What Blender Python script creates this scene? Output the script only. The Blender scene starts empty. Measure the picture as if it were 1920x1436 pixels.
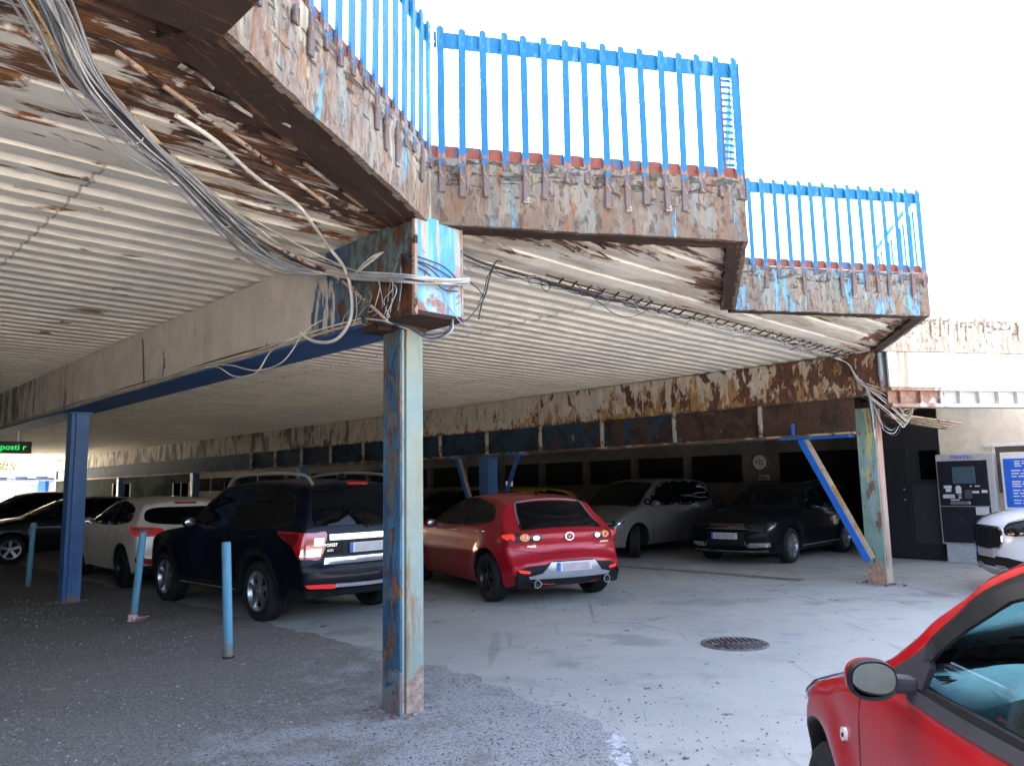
import bpy, bmesh, math, random
from mathutils import Vector, Matrix, noise
from mathutils.bvhtree import BVHTree
from mathutils.geometry import delaunay_2d_cdt

PI = math.pi
rad = math.radians
scene = bpy.context.scene
COL = scene.collection
rng = random.Random(11)

# ------------------------------------------------------------------ placing
# The deck has its own axes: s runs along its front, t runs into its depth.
ORG = Vector((-0.81, 5.55, 0.0))
TH = rad(45.66)
U = Vector((math.sin(TH), math.cos(TH), 0))
V = Vector((-U.y, U.x, 0))
PHI = math.atan2(U.y, U.x)


def W(s, t, z=0.0):
    return ORG + U * s + V * t + Vector((0, 0, z))


def clamp(x, a=0.0, b=1.0):
    return max(a, min(b, x))


def lerp(a, b, t):
    return a + (b - a) * t


def interp(x, pts):
    if x <= pts[0][0]:
        return pts[0][1]
    for (x0, y0), (x1, y1) in zip(pts, pts[1:]):
        if x <= x1:
            k = (x - x0) / (x1 - x0 + 1e-9)
            return lerp(y0, y1, k)
    return pts[-1][1]


def smooth_interp(x, pts):
    if x <= pts[0][0]:
        return pts[0][1]
    for (x0, y0), (x1, y1) in zip(pts, pts[1:]):
        if x <= x1:
            k = (x - x0) / (x1 - x0 + 1e-9)
            return lerp(y0, y1, k * k * (3 - 2 * k))
    return pts[-1][1]


def seg_d(p, a, b):
    ax, ay = a
    dx, dy = b[0] - ax, b[1] - ay
    L = dx * dx + dy * dy
    t = clamp(((p[0] - ax) * dx + (p[1] - ay) * dy) / L) if L > 0 else 0
    return math.hypot(p[0] - ax - t * dx, p[1] - ay - t * dy)


# ------------------------------------------------------------------ objects
def link(name, data, parent=None, label=None, cat=None, group=None, kind=None):
    o = bpy.data.objects.new(name, data)
    COL.objects.link(o)
    if parent is not None:
        o.parent = parent
    tag(o, label, cat, group, kind)
    return o


def tag(o, label=None, cat=None, group=None, kind=None):
    if label:
        o['label'] = label
    if cat:
        o['category'] = cat
    if group:
        o['group'] = group
    if kind or cat:
        o['kind'] = kind or 'thing'
    return o


def empty(name, loc=(0, 0, 0), rz=0.0, label=None, cat=None, group=None):
    o = link(name, None, None, label, cat, group)
    o.location = loc
    o.rotation_euler = (0, 0, rz)
    o.empty_display_size = 0.2
    return o


def dup(root, label=None, name=None):
    r = root.copy()
    COL.objects.link(r)
    if label:
        r['label'] = label
    for ch in list(root.children):
        c = ch.copy()
        COL.objects.link(c)
        c.parent = r
        for g in list(ch.children):
            d = g.copy()
            COL.objects.link(d)
            d.parent = c
    return r


class MB:
    """collects shapes and links them as one mesh object"""

    def __init__(self):
        self.v = []
        self.f = []
        self.m = []
        self.mi = 0

    def add(self, vs, fs):
        n = len(self.v)
        self.v += [tuple(p) for p in vs]
        self.f += [tuple(i + n for i in f) for f in fs]
        self.m += [self.mi] * len(fs)
        return self

    def box(self, c, d, rot=None):
        x, y, z = d[0] / 2, d[1] / 2, d[2] / 2
        vs = [Vector(p) for p in ((-x, -y, -z), (x, -y, -z), (x, y, -z), (-x, y, -z),
                                  (-x, -y, z), (x, -y, z), (x, y, z), (-x, y, z))]
        if rot is not None:
            vs = [rot @ p for p in vs]
        c = Vector(c)
        return self.add([p + c for p in vs],
                        [(0, 3, 2, 1), (4, 5, 6, 7), (0, 1, 5, 4), (1, 2, 6, 5), (2, 3, 7, 6), (3, 0, 4, 7)])

    def span(self, a, b):
        a = Vector(a)
        b = Vector(b)
        return self.box((a + b) / 2, (abs(b.x - a.x), abs(b.y - a.y), abs(b.z - a.z)))

    def bar(self, a, b, w, h, up=(0, 0, 1)):
        a = Vector(a)
        b = Vector(b)
        d = b - a
        L = d.length
        d.normalize()
        up = Vector(up)
        if abs(d.dot(up)) > .99:
            up = Vector((0, 1, 0))
        side = d.cross(up).normalized()
        up2 = side.cross(d)
        rot = Matrix((d, side, up2)).transposed()
        return self.box((a + b) / 2, (L, w, h), rot)

    def prism(self, poly, z0, z1):
        n = len(poly)
        vs = [(x, y, z0) for x, y in poly] + [(x, y, z1) for x, y in poly]
        fs = [tuple(range(n - 1, -1, -1)), tuple(range(n, 2 * n))]
        for i in range(n):
            j = (i + 1) % n
            fs.append((i, j, n + j, n + i))
        return self.add(vs, fs)

    def tube(self, path, r, n=6, cap=True):
        path = [Vector(p) for p in path]
        rs = r if isinstance(r, (list, tuple)) else [r] * len(path)
        vs = []
        prev = None
        for i, p in enumerate(path):
            a = path[max(0, i - 1)]
            b = path[min(len(path) - 1, i + 1)]
            d = (b - a)
            if d.length < 1e-9:
                d = Vector((0, 0, 1))
            d.normalize()
            if prev is None:
                x = d.orthogonal().normalized()
            else:
                x = (prev - d * prev.dot(d))
                x = x.normalized() if x.length > 1e-6 else d.orthogonal().normalized()
            prev = x
            y = d.cross(x)
            for k in range(n):
                an = 2 * PI * k / n
                vs.append(p + (x * math.cos(an) + y * math.sin(an)) * rs[i])
        fs = []
        for i in range(len(path) - 1):
            for k in range(n):
                k2 = (k + 1) % n
                fs.append((i * n + k, i * n + k2, (i + 1) * n + k2, (i + 1) * n + k))
        if cap:
            fs.append(tuple(range(n - 1, -1, -1)))
            fs.append(tuple(range((len(path) - 1) * n, len(path) * n)))
        return self.add(vs, fs)

    def lathe(self, prof, n=32, axis='z', c=(0, 0, 0), a0=0.0, a1=2 * PI):
        """prof: (r, h) list"""
        full = abs(a1 - a0 - 2 * PI) < 1e-6
        vs = []
        m = n if full else n + 1
        for r, h in prof:
            for k in range(m):
                an = a0 + (a1 - a0) * k / n
                p = (r * math.cos(an), r * math.sin(an), h)
                if axis == 'y':
                    p = (p[0], p[2], p[1])
                elif axis == 'x':
                    p = (p[2], p[0], p[1])
                vs.append((p[0] + c[0], p[1] + c[1], p[2] + c[2]))
        fs = []
        for i in range(len(prof) - 1):
            for k in range(n):
                k2 = (k + 1) % m
                fs.append((i * m + k, i * m + k2, (i + 1) * m + k2, (i + 1) * m + k))
        return self.add(vs, fs)

    def ball(self, c, r, n=10, sq=(1, 1, 1)):
        c = Vector(c)
        prof = []
        vs = []
        for i in range(n + 1):
            a = -PI / 2 + PI * i / n
            for k in range(2 * n):
                b = PI * k / n
                vs.append((c.x + r * sq[0] * math.cos(a) * math.cos(b),
                           c.y + r * sq[1] * math.cos(a) * math.sin(b), c.z + r * sq[2] * math.sin(a)))
        fs = []
        for i in range(n):
            for k in range(2 * n):
                k2 = (k + 1) % (2 * n)
                fs.append((i * 2 * n + k, i * 2 * n + k2, (i + 1) * 2 * n + k2, (i + 1) * 2 * n + k))
        return self.add(vs, fs)

    def grid(self, fn, nx, ny, closed=False):
        """fn(i, j) -> point"""
        vs = [fn(i, j) for j in range(ny + 1) for i in range(nx + 1)]
        fs = []
        for j in range(ny):
            for i in range(nx):
                a = j * (nx + 1) + i
                fs.append((a, a + 1, a + nx + 2, a + nx + 1))
        return self.add(vs, fs)

    def build(self, name, mat=None, parent=None, bevel=0.0, seg=1, smooth=None, recalc=True, merge=False, **kw):
        me = bpy.data.meshes.new(name)
        me.from_pydata(self.v, [], self.f)
        mats = mat if isinstance(mat, (list, tuple)) else [mat]
        for m in mats:
            if m is not None:
                me.materials.append(m)
        if len(mats) > 1:
            me.polygons.foreach_set('material_index', self.m)
        if bevel or recalc or merge:
            bm = bmesh.new()
            bm.from_mesh(me)
            if merge:
                bmesh.ops.remove_doubles(bm, verts=bm.verts, dist=1e-4)
            if recalc:
                bmesh.ops.recalc_face_normals(bm, faces=bm.faces)
            if bevel:
                es = [e for e in bm.edges if len(e.link_faces) == 2 and e.calc_face_angle(0) > rad(28)]
                bmesh.ops.bevel(bm, geom=es, offset=bevel, segments=seg, affect='EDGES', profile=.5,
                                clamp_overlap=True)
            bm.to_mesh(me)
            bm.free()
        if smooth is not None:
            me.polygons.foreach_set('use_smooth', [True] * len(me.polygons))
            me.set_sharp_from_angle(angle=rad(smooth))
        me.update()
        return link(name, me, parent, **kw)


def spline(pts, n=10):
    """Catmull-Rom through 3D points"""
    pts = [Vector(p) for p in pts]
    out = []
    for i in range(len(pts) - 1):
        p0 = pts[max(0, i - 1)]
        p1 = pts[i]
        p2 = pts[i + 1]
        p3 = pts[min(len(pts) - 1, i + 2)]
        for k in range(n):
            t = k / n
            out.append(0.5 * ((2 * p1) + (p2 - p0) * t + (2 * p0 - 5 * p1 + 4 * p2 - p3) * t * t +
                              (3 * p1 - p0 - 3 * p2 + p3) * t ** 3))
    out.append(pts[-1])
    return out


def text_mesh(name, s, size, mat, parent, loc, rot, depth=.002, align='CENTER', **kw):
    cu = bpy.data.curves.new(name, 'FONT')
    cu.body = s
    cu.size = size
    cu.align_x = align
    cu.align_y = 'CENTER'
    cu.extrude = depth
    cu.resolution_u = 3
    o = bpy.data.objects.new(name, cu)
    COL.objects.link(o)
    bpy.context.view_layer.update()
    me = bpy.data.meshes.new_from_object(o.evaluated_get(bpy.context.evaluated_depsgraph_get()))
    bpy.data.objects.remove(o)
    me.materials.clear()
    me.materials.append(mat)
    r = link(name, me, parent, **kw)
    r.location = loc
    r.rotation_euler = rot
    return r


# ------------------------------------------------------------------ materials
class NT:
    def __init__(self, name):
        self.mat = bpy.data.materials.new(name)
        self.mat.use_nodes = True
        self.nt = self.mat.node_tree
        self.nt.nodes.clear()
        self.out = self.n('ShaderNodeOutputMaterial')
        self._co = None

    def n(self, t, **kw):
        nd = self.nt.nodes.new(t)
        for k, v in kw.items():
            setattr(nd, k, v)
        return nd

    def l(self, a, b):
        self.nt.links.new(a, b)

    def co(self):
        if self._co is None:
            self._co = self.n('ShaderNodeTexCoord').outputs['Object']
        return self._co

    def mapped(self, stretch=(1, 1, 1), off=(0, 0, 0)):
        m = self.n('ShaderNodeMapping')
        m.inputs['Scale'].default_value = stretch
        m.inputs['Location'].default_value = off
        self.l(self.co(), m.inputs['Vector'])
        return m.outputs[0]

    def noise(self, scale, detail=5, rough=.6, stretch=(1, 1, 1), off=(0, 0, 0), dist=0.0):
        t = self.n('ShaderNodeTexNoise')
        t.inputs['Scale'].default_value = scale
        t.inputs['Detail'].default_value = detail
        t.inputs['Roughness'].default_value = rough
        t.inputs['Distortion'].default_value = dist
        self.l(self.mapped(stretch, off), t.inputs['Vector'])
        return t.outputs['Fac']

    def voro(self, scale, stretch=(1, 1, 1), off=(0, 0, 0), feature='F1', out='Distance', rnd=1.0):
        t = self.n('ShaderNodeTexVoronoi', feature=feature)
        t.inputs['Scale'].default_value = scale
        t.inputs['Randomness'].default_value = rnd
        self.l(self.mapped(stretch, off), t.inputs['Vector'])
        return t.outputs[out]

    def ramp(self, v, lo, hi, to0=0.0, to1=1.0, smooth=True):
        m = self.n('ShaderNodeMapRange')
        m.interpolation_type = 'SMOOTHSTEP' if smooth else 'LINEAR'
        m.clamp = True
        m.inputs['From Min'].default_value = lo
        m.inputs['From Max'].default_value = hi
        m.inputs['To Min'].default_value = to0
        m.inputs['To Max'].default_value = to1
        if lo > hi:
            m.inputs['From Min'].default_value = hi
            m.inputs['From Max'].default_value = lo
            m.inputs['To Min'].default_value = to1
            m.inputs['To Max'].default_value = to0
        self.l(v, m.inputs['Value'])
        return m.outputs[0]

    def math(self, op, a, b=None, c=None):
        m = self.n('ShaderNodeMath', operation=op)
        for i, x in enumerate((a, b, c)):
            if x is None:
                continue
            if isinstance(x, (int, float)):
                m.inputs[i].default_value = x
            else:
                self.l(x, m.inputs[i])
        return m.outputs[0]

    def axis(self, k):
        if not hasattr(self, '_sep'):
            s = self.n('ShaderNodeSeparateXYZ')
            self.l(self.co(), s.inputs[0])
            self._sep = s
        return self._sep.outputs['XYZ'.index(k.upper())]

    def mix(self, fac, a, b):
        m = self.n('ShaderNodeMix', data_type='RGBA')
        for sock, x in ((m.inputs[0], fac), (m.inputs[6], a), (m.inputs[7], b)):
            if isinstance(x, (int, float)):
                sock.default_value = x
            elif isinstance(x, (tuple, list)):
                sock.default_value = (*x[:3], 1)
            else:
                self.l(x, sock)
        return m.outputs[2]

    def bsdf(self, color=None, rough=.6, metal=0.0, spec=None, coat=0.0, coat_rough=.05, bump=None, bump_str=.3,
             bump_dist=.01, emit=None, emit_str=0, trans=0, alpha=None):
        b = self.n('ShaderNodeBsdfPrincipled')

        def put(sock, x):
            if x is None:
                return
            if isinstance(x, (int, float)):
                b.inputs[sock].default_value = x
            elif isinstance(x, (tuple, list)):
                b.inputs[sock].default_value = (*x[:3], 1)
            else:
                self.l(x, b.inputs[sock])
        put('Base Color', color)
        put('Roughness', rough)
        put('Metallic', metal)
        put('Specular IOR Level', spec)
        put('Coat Weight', coat)
        put('Coat Roughness', coat_rough)
        put('Transmission Weight', trans)
        put('Alpha', alpha)
        if emit is not None:
            put('Emission Color', emit)
            put('Emission Strength', emit_str)
        if bump is not None:
            bn = self.n('ShaderNodeBump')
            bn.inputs['Strength'].default_value = bump_str
            bn.inputs['Distance'].default_value = bump_dist
            self.l(bump, bn.inputs['Height'])
            self.l(bn.outputs[0], b.inputs['Normal'])
        self.l(b.outputs[0], self.out.inputs[0])
        return self.mat


def layers(name, base, lst, rough=.7, metal=0.0, bump_str=.5, bump_dist=.01, grain=60, vary=.12, spec=.3):
    """base colour then layers of paint, rust or dirt, each with a noise-shaped edge"""
    t = NT(name)
    g = t.noise(3.1, 6, .65)
    col = t.mix(t.ramp(g, .3, .7), [c * (1 - vary) for c in base], [min(1, c * (1 + vary)) for c in base])
    h = t.noise(grain, 4, .6)
    h = t.math('MULTIPLY', h, .25)
    rg = None
    for i, L in enumerate(lst):
        color = L['c']
        off = L.get('off', (i * 3.7, i * 1.9, i * 5.3))
        st = L.get('st', (1, 1, 1))
        n = t.noise(L.get('s', 4), L.get('d', 7), L.get('r', .62), st, off, L.get('dist', .4))
        lo, hi = L.get('lo', .5), L.get('hi', .54)
        if 'm' in L:            # (axis, a, b, shift): raises the threshold away from b
            ax, a, b, sh = L['m']
            mm = t.ramp(t.axis(ax), a, b, -sh, sh, smooth=False)
            n = t.math('ADD', n, mm)
        if 'ma' in L:
            an, a, b, sh = L['ma']
            at = t.n('ShaderNodeAttribute', attribute_name=an)
            n = t.math('ADD', n, t.ramp(at.outputs['Fac'], a, b, -sh, sh, smooth=False))
        if 'm2' in L:
            ax, a, b, sh = L['m2']
            mm = t.ramp(t.axis(ax), a, b, -sh, sh, smooth=False)
            n = t.math('ADD', n, mm)
        f = t.ramp(n, lo, hi)
        f = t.math('MULTIPLY', f, L.get('a', 1.0))
        if 'c2' in L:
            k = t.noise(L.get('s2', 14), 6, .7, st, (off[0] + 9, off[1], off[2] + 4))
            color = t.mix(t.ramp(k, .35, .65), L['c'], L['c2'])
        col = t.mix(f, col, color)
        if L.get('h', 0):
            h = t.math('ADD', h, t.math('MULTIPLY', f, L['h']))
    return t.bsdf(col, rough, metal, spec=spec, bump=h, bump_str=bump_str, bump_dist=bump_dist)


def plain(name, color, rough=.5, metal=0.0, spec=.5, coat=0.0, vary=.1, scale=8, bump=0.0):
    t = NT(name)
    n = t.noise(scale, 5, .6)
    col = t.mix(t.ramp(n, .3, .7), [c * (1 - vary) for c in color], [min(1, c * (1 + vary)) for c in color])
    return t.bsdf(col, rough, metal, spec=spec, coat=coat, bump=n if bump else None, bump_str=bump, bump_dist=.004)


def emitter(name, color, strength):
    t = NT(name)
    return t.bsdf((.02, .02, .02), .4, emit=color, emit_str=strength)


RUST = (.13, .048, .02)
RUST2 = (.26, .115, .045)
RUSTD = (.035, .016, .011)
SOOT = (.022, .018, .017)
CREAM = (.52, .47, .41)
BLUE = (.008, .118, .255)
SKYB = (.10, .38, .66)
TEAL = (.22, .34, .35)
GREY = (.36, .37, .37)

M = {}
M['blue_rail'] = layers('blue_rail_paint', BLUE, [
    dict(c=(.10, .26, .42), s=5, lo=.56, hi=.62, st=(3, 3, .8), a=.5),
    dict(c=RUST, c2=(.22, .17, .15), s=9, lo=.55, hi=.62, m=('z', .35, -.12, .30), st=(2, 2, 1), h=.5)],
    rough=.45, bump_str=.3)
M['rail_base'] = layers('red_brown_rail_base', (.20, .062, .042), [
    dict(c=BLUE, s=5.3, lo=.60, hi=.63, st=(1.6, 1, 1)),
    dict(c=RUSTD, s=11, lo=.6, hi=.7)], rough=.8)
M['rusty_tab'] = layers('rusted_baluster_foot', (.135, .105, .10), [
    dict(c=BLUE, s=4, lo=.62, hi=.66, m=('z', -.25, .0, .10)), dict(c=(.10, .058, .045), c2=(.17, .09, .06), s=9, lo=.47, hi=.58, st=(1, 1, .5), h=.5),
    dict(c=(.30, .29, .29), s=16, lo=.57, hi=.64, a=.8)], rough=.85)


def fascia_mat(name, blue_amt, mauve, pale, seed, dim=1.0):
    """weathered steel edge: long vertical streaks of old paint over grey brown rust, pitted and flaking"""
    o = seed * 7.3
    k = lambda c: tuple(v * dim for v in c)
    return layers(name, k((.205, .168, .132)), [
        dict(c=k((.26, .235, .20)), c2=k((.20, .21, .18)), s=1.9, s2=5, lo=.42, hi=.62, st=(1.5, 1, .35), off=(o + 17, 4, 1), a=.9),
        dict(c=k(pale), s=5.5, lo=.48, hi=.66, st=(2.2, 1, .30), off=(o + 3, 4, 1), a=.75),
        dict(c=k((.17, .245, .235)), s=5, lo=.50, hi=.66, st=(2.2, 1, .32), off=(o + 8, 2, 5), a=.65),
        dict(c=k(mauve), c2=k((.135, .088, .064)), s=4.5, s2=26, lo=.46, hi=.66, st=(1.5, 1, .5), off=(o + 5, 7, 3),
             m=('z', .50, .0, .10), h=-.5, a=.8),
        dict(c=(.085, .30, .50), c2=(.15, .34, .46), s=3.6, lo=.615 - blue_amt, hi=.66 - blue_amt, st=(2.8, 1, .45),
             off=(o + 13, 3, 9), h=.4, a=.85),
        dict(c=k((.27, .13, .05)), c2=k((.17, .072, .032)), s=7, lo=.52, hi=.66, st=(2.4, 1, .45), off=(o + 2, 9, 8), a=.85),
        dict(c=k((.085, .052, .045)), c2=k((.12, .08, .07)), s=12, s2=40, lo=.51, hi=.68, st=(1.5, 1, .8), off=(o + 21, 5, 2), a=.85, h=-.5),
        dict(c=k((.31, .285, .25)), s=34, lo=.58, hi=.72, st=(1.3, 1, .7), off=(o + 41, 5, 2), a=.55, h=.4),
        dict(c=(.035, .035, .028), s=6, lo=.58, hi=.65, st=(.8, 1, 3.0), off=(o + 30, 2, 7), a=.65, h=-1.0,
             m=('z', .15, .42, .07)),
    ], rough=.85, bump_str=1.0, bump_dist=.02, grain=45)


M['fascia_a'] = fascia_mat('peeling_fascia_pale', .015, (.25, .175, .125), (.40, .36, .245), 1, 1.08)
M['fascia_b'] = fascia_mat('peeling_fascia_mauve', .005, (.19, .115, .072), (.29, .262, .165), 2, .84)
M['fascia_c'] = fascia_mat('peeling_fascia_blue', .075, (.20, .15, .115), (.27, .275, .21), 3, .95)
M['fascia_glare'] = fascia_mat('peeling_fascia_glare_paled', -.05, (.30, .24, .17), (.46, .42, .33), 4, 2.1)  # paled to cream to stand in for glare on the far fascia
M['lip'] = layers('rusted_steel_lip', (.042, .025, .019), [
    dict(c=RUSTD, s=3, lo=.45, hi=.6, st=(.5, 2, 1)), dict(c=(.17, .075, .03), s=6, lo=.57, hi=.66, st=(.4, 2.5, 1), a=.8),
    dict(c=(.09, .058, .045), s=20, lo=.6, hi=.7, a=.7)], rough=.9, bump_str=.7)
M['soffit'] = layers('cream_corrugated_soffit', (.76, .70, .60), [
    dict(c=(.63, .57, .47), s=1.3, lo=.5, hi=.7, st=(.35, 1.5, 1), a=.7),
    dict(c=(.60, .58, .53), s=.5, lo=.5, hi=.6, st=(.6, .6, 1), off=(3, 3, 3), a=.6),
    dict(c=(.35, .30, .24), s=22, lo=.70, hi=.74, st=(.6, 1.2, 1), off=(13, 3, 3), a=.7),
    dict(c=(.40, .30, .22), s=2.2, lo=.67, hi=.77, st=(.3, 2.2, 1), a=.6),
    dict(c=(.50, .40, .30), s=3.2, lo=.50, hi=.60, st=(.4, 2.4, 1), ma=('edge', 1.3, .1, .13), off=(14, 2, 7), a=.8),
    dict(c=(.27, .12, .045), c2=(.11, .05, .026), s=2.6, s2=9, lo=.545, hi=.60, st=(.55, 2.6, 1), ma=('edge', 1.5, .15, .15), m2=('x', .4, -.9, .085), h=-.3),
    dict(c=(.055, .03, .022), c2=(.11, .055, .035), s=2.6, s2=12, lo=.60, hi=.635, st=(.5, 2.8, 1), off=(4, 2, 7),
         ma=('edge', 1.25, .10, .18), m2=('x', .4, -.9, .075), h=-.8),
    dict(c=(.62, .58, .52), s=9, lo=.60, hi=.66, st=(.5, 2.4, 1), off=(34, 2, 7), a=.85),
    dict(c=(.05, .04, .035), s=4.2, lo=.725, hi=.75, st=(.45, 1.6, 1), off=(24, 12, 7), a=.9),
], rough=.75, bump_str=.35, bump_dist=.01)
M['girder_a'] = layers('beige_girder_paint', (.43, .385, .34), [
    dict(c=(.33, .29, .25), s=2, lo=.5, hi=.7, st=(1, 1.2, .3), a=.5),
    dict(c=(.035, .085, .17), c2=(.05, .06, .08), s=3.0, lo=.655, hi=.675, st=(1, 1.6, .45), h=-.4),
    dict(c=(.04, .10, .20), c2=(.035, .06, .10), s=3.6, lo=.54, hi=.57, st=(1, 1.8, .5), off=(5, 5, 2),
         m=('y', 1.35, .35, .26), h=-.4),
    dict(c=(.10, .16, .17), c2=(.055, .05, .045), s=2.6, lo=.46, hi=.6, st=(1, 1.2, .6), off=(9, 1, 3),
         m=('y', .95, .1, .34), h=-.2),
    dict(c=RUSTD, c2=RUST, s=3.2, lo=.53, hi=.6, st=(1, 1.5, .6), off=(3, 2, 8), m=('y', .8, -.3, .16),
         m2=('z', 3.2, 2.75, .06), h=-.3),
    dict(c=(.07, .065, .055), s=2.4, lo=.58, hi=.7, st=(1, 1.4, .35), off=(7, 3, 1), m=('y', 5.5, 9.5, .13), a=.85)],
    rough=.7, bump_str=.4)
M['girder_b'] = layers('rusting_cream_girder', (.47, .42, .355), [
    dict(c=(.32, .28, .23), s=3, lo=.45, hi=.65, st=(1, 2, .4), a=.7),
    dict(c=(.22, .12, .055), c2=(.34, .19, .08), s=2.6, s2=7, lo=.50, hi=.56, st=(1, 1.5, .55), off=(2, 4, 1),
         m=('y', 9.5, -.6, .13), h=-.4, m2=('z', 3.35, 2.75, .08)),
    dict(c=(.065, .033, .024), c2=(.12, .05, .025), s=2.6, lo=.54, hi=.57, st=(1, 1.6, .7), off=(8, 1, 3),
         m=('y', 9, -.4, .12), h=-.7),
    dict(c=(.42, .36, .27), s=5.5, lo=.55, hi=.58, st=(1, 1.5, .7), off=(28, 1, 3), a=.8, h=.4),
    dict(c=(.06, .05, .045), s=9, lo=.60, hi=.64, st=(1, 1.5, .6), off=(18, 7, 3), a=.8),
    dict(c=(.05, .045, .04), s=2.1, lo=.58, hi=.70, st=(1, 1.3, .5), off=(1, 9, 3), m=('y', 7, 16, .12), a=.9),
    dict(c=(.10, .055, .035), s=5, lo=.52, hi=.62, st=(1, 1.5, .6), m=('z', 2.88, 2.70, .24), a=.9)],
    rough=.85, bump_str=.8, bump_dist=.015)
M['under_flange'] = layers('dark_blue_flange', (.028, .075, .19), [
    dict(c=RUST, s=4, lo=.58, hi=.64, m=('y', 1.2, -.2, .2)), dict(c=(.10, .10, .12), s=3, lo=.55, hi=.7, a=.5)],
    rough=.55)
M['lower_beam'] = layers('rusted_blue_beam', (.020, .045, .078), [
    dict(c=(.048, .028, .020), c2=(.075, .038, .024), s=2.4, s2=9, lo=.47, hi=.54, st=(1, 1.2, .8), m=('y', 7.5, 1.5, .16)),
    dict(c=(.022, .018, .016), s=3.4, lo=.48, hi=.6, off=(4, 8, 1), a=.85),
    dict(c=(.22, .14, .08), s=7, lo=.67, hi=.71, st=(1, 1, .6))], rough=.85, bump_str=.6)
M['end_plate'] = layers('light_blue_plate', (.075, .29, .48), [
    dict(c=(.30, .44, .48), s=3.2, lo=.48, hi=.56, st=(2.8, 1, .3), a=.75),
    dict(c=(.42, .38, .30), c2=(.36, .22, .14), s=4, lo=.545, hi=.60, st=(3.2, 1, .25), off=(2, 2, 7)),
    dict(c=(.28, .16, .15), c2=(.20, .10, .075), s=4.6, lo=.575, hi=.62, m=('z', .30, -.34, .15), off=(3, 1, 4), h=-.5),
    dict(c=(.33, .26, .22), s=5, lo=.60, hi=.65, m=('x', -.05, .22, .13), off=(13, 1, 4), h=-.5)], rough=.6, bump_str=.5)
M['col_left'] = layers('flaking_blue_post', (.032, .095, .155), [
    dict(c=(.05, .15, .24), s=3.5, lo=.5, hi=.62, st=(2, 2, .5), a=.7),
    dict(c=(.022, .06, .11), s=5, lo=.54, hi=.6, st=(1.5, 1.5, .7)),
    dict(c=(.10, .066, .054), c2=(.075, .11, .12), s=4.3, lo=.495, hi=.53, st=(2.2, 2.2, .6), off=(3, 8, 4), h=-.9,
         m=('z', 1.0, 2.55, .06)),
    dict(c=RUST, c2=(.22, .11, .07), s=5.5, lo=.57, hi=.61, st=(2.0, 2.0, .8), off=(7, 3, 1), h=-.8),
    dict(c=(.19, .11, .085), c2=(.10, .17, .19), s=6, lo=.5, hi=.56, m=('z', .55, .0, .32), h=-.8, off=(1, 2, 9))],
    rough=.65, bump_str=1.0, bump_dist=.012, grain=30)
M['col_right'] = layers('pale_green_post', (.245, .285, .225), [
    dict(c=(.17, .275, .28), s=3, lo=.47, hi=.6, st=(2, 2, .35), a=.8),
    dict(c=(.28, .26, .16), s=3.2, lo=.5, hi=.62, st=(2.2, 2.2, .3), off=(3, 8, 4), a=.8),
    dict(c=(.12, .42, .68), s=6, lo=.67, hi=.69, st=(1.4, 1.4, .6), off=(7, 3, 1)),
    dict(c=(.20, .09, .04), c2=(.28, .19, .11), s=5, lo=.56, hi=.65, st=(2.6, 2.6, .4), off=(1, 2, 9), a=.8),
    dict(c=(.24, .13, .09), c2=(.38, .31, .24), s=5.5, lo=.52, hi=.58, m=('z', .65, .0, .26), h=-.7)],
    rough=.65, bump_str=.6, grain=30)
M['col_green'] = layers('green_rust_post', (.15, .24, .20), [
    dict(c=(.20, .28, .28), s=3, lo=.5, hi=.6, st=(2, 2, .4)),
    dict(c=(.36, .34, .16), s=3.5, lo=.52, hi=.62, st=(2, 2, .5), m=('z', 1.2, 2.4, .10)),
    dict(c=RUST, c2=(.17, .12, .11), s=4, lo=.56, hi=.6, st=(1.8, 1.8, .6), off=(7, 3, 1), h=-.6),
    dict(c=(.24, .14, .10), c2=(.40, .26, .18), s=4.5, lo=.5, hi=.58, m=('z', .55, .05, .36), h=-.6)], rough=.8, grain=30)
M['col_pink'] = layers('pinkish_rust_post', (.36, .225, .17), [
    dict(c=(.40, .33, .25), s=3, lo=.5, hi=.6, st=(2.4, 2.4, .25)),
    dict(c=(.26, .13, .10), s=4, lo=.58, hi=.63, st=(3, 3, .25), off=(7, 3, 1), h=-.6),
    dict(c=(.42, .38, .27), s=4.5, lo=.52, hi=.6, m=('z', .6, .0, .25))], rough=.85, grain=30)
M['col_blue'] = layers('blue_post_paint', (.045, .115, .27), [
    dict(c=(.065, .16, .35), s=2, lo=.45, hi=.6, st=(2, 2, .3), a=.7),
    dict(c=(.20, .15, .11), s=6, lo=.62, hi=.68, m=('z', .35, 0, .2)),
    dict(c=(.02, .05, .12), s=7, lo=.62, hi=.7, st=(3, 3, .3), a=.7)], rough=.5)
M['brace'] = plain('bright_blue_brace', (.008, .115, .46), .45, vary=.12)
M['brace_edge'] = layers('tan_brace_edge', (.50, .38, .24), [dict(c=(.42, .22, .07), s=4, lo=.5, hi=.6, st=(1, 1, 1))])
M['bollard'] = layers('light_blue_bollard', (.085, .25, .36), [
    dict(c=(.12, .32, .44), s=2.5, lo=.45, hi=.6, st=(2, 2, .4)),
    dict(c=(.06, .2, .34), s=8, lo=.6, hi=.68),
    dict(c=(.21, .11, .08), c2=(.12, .2, .2), s=8, lo=.5, hi=.56, m=('z', .26, .03, .26))], rough=.5, bump_str=.3)
M['cable_grey'] = plain('grey_cable', (.30, .31, .33), .55, vary=.25, scale=3)
M['cable_white'] = plain('white_cable', (.52, .50, .46), .55, vary=.2, scale=3)
M['cable_black'] = plain('black_cable', (.025, .027, .032), .5, vary=.3, scale=3)
M['cable_tan'] = plain('yellowed_cable', (.50, .36, .17), .55, vary=.25, scale=3)
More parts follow.
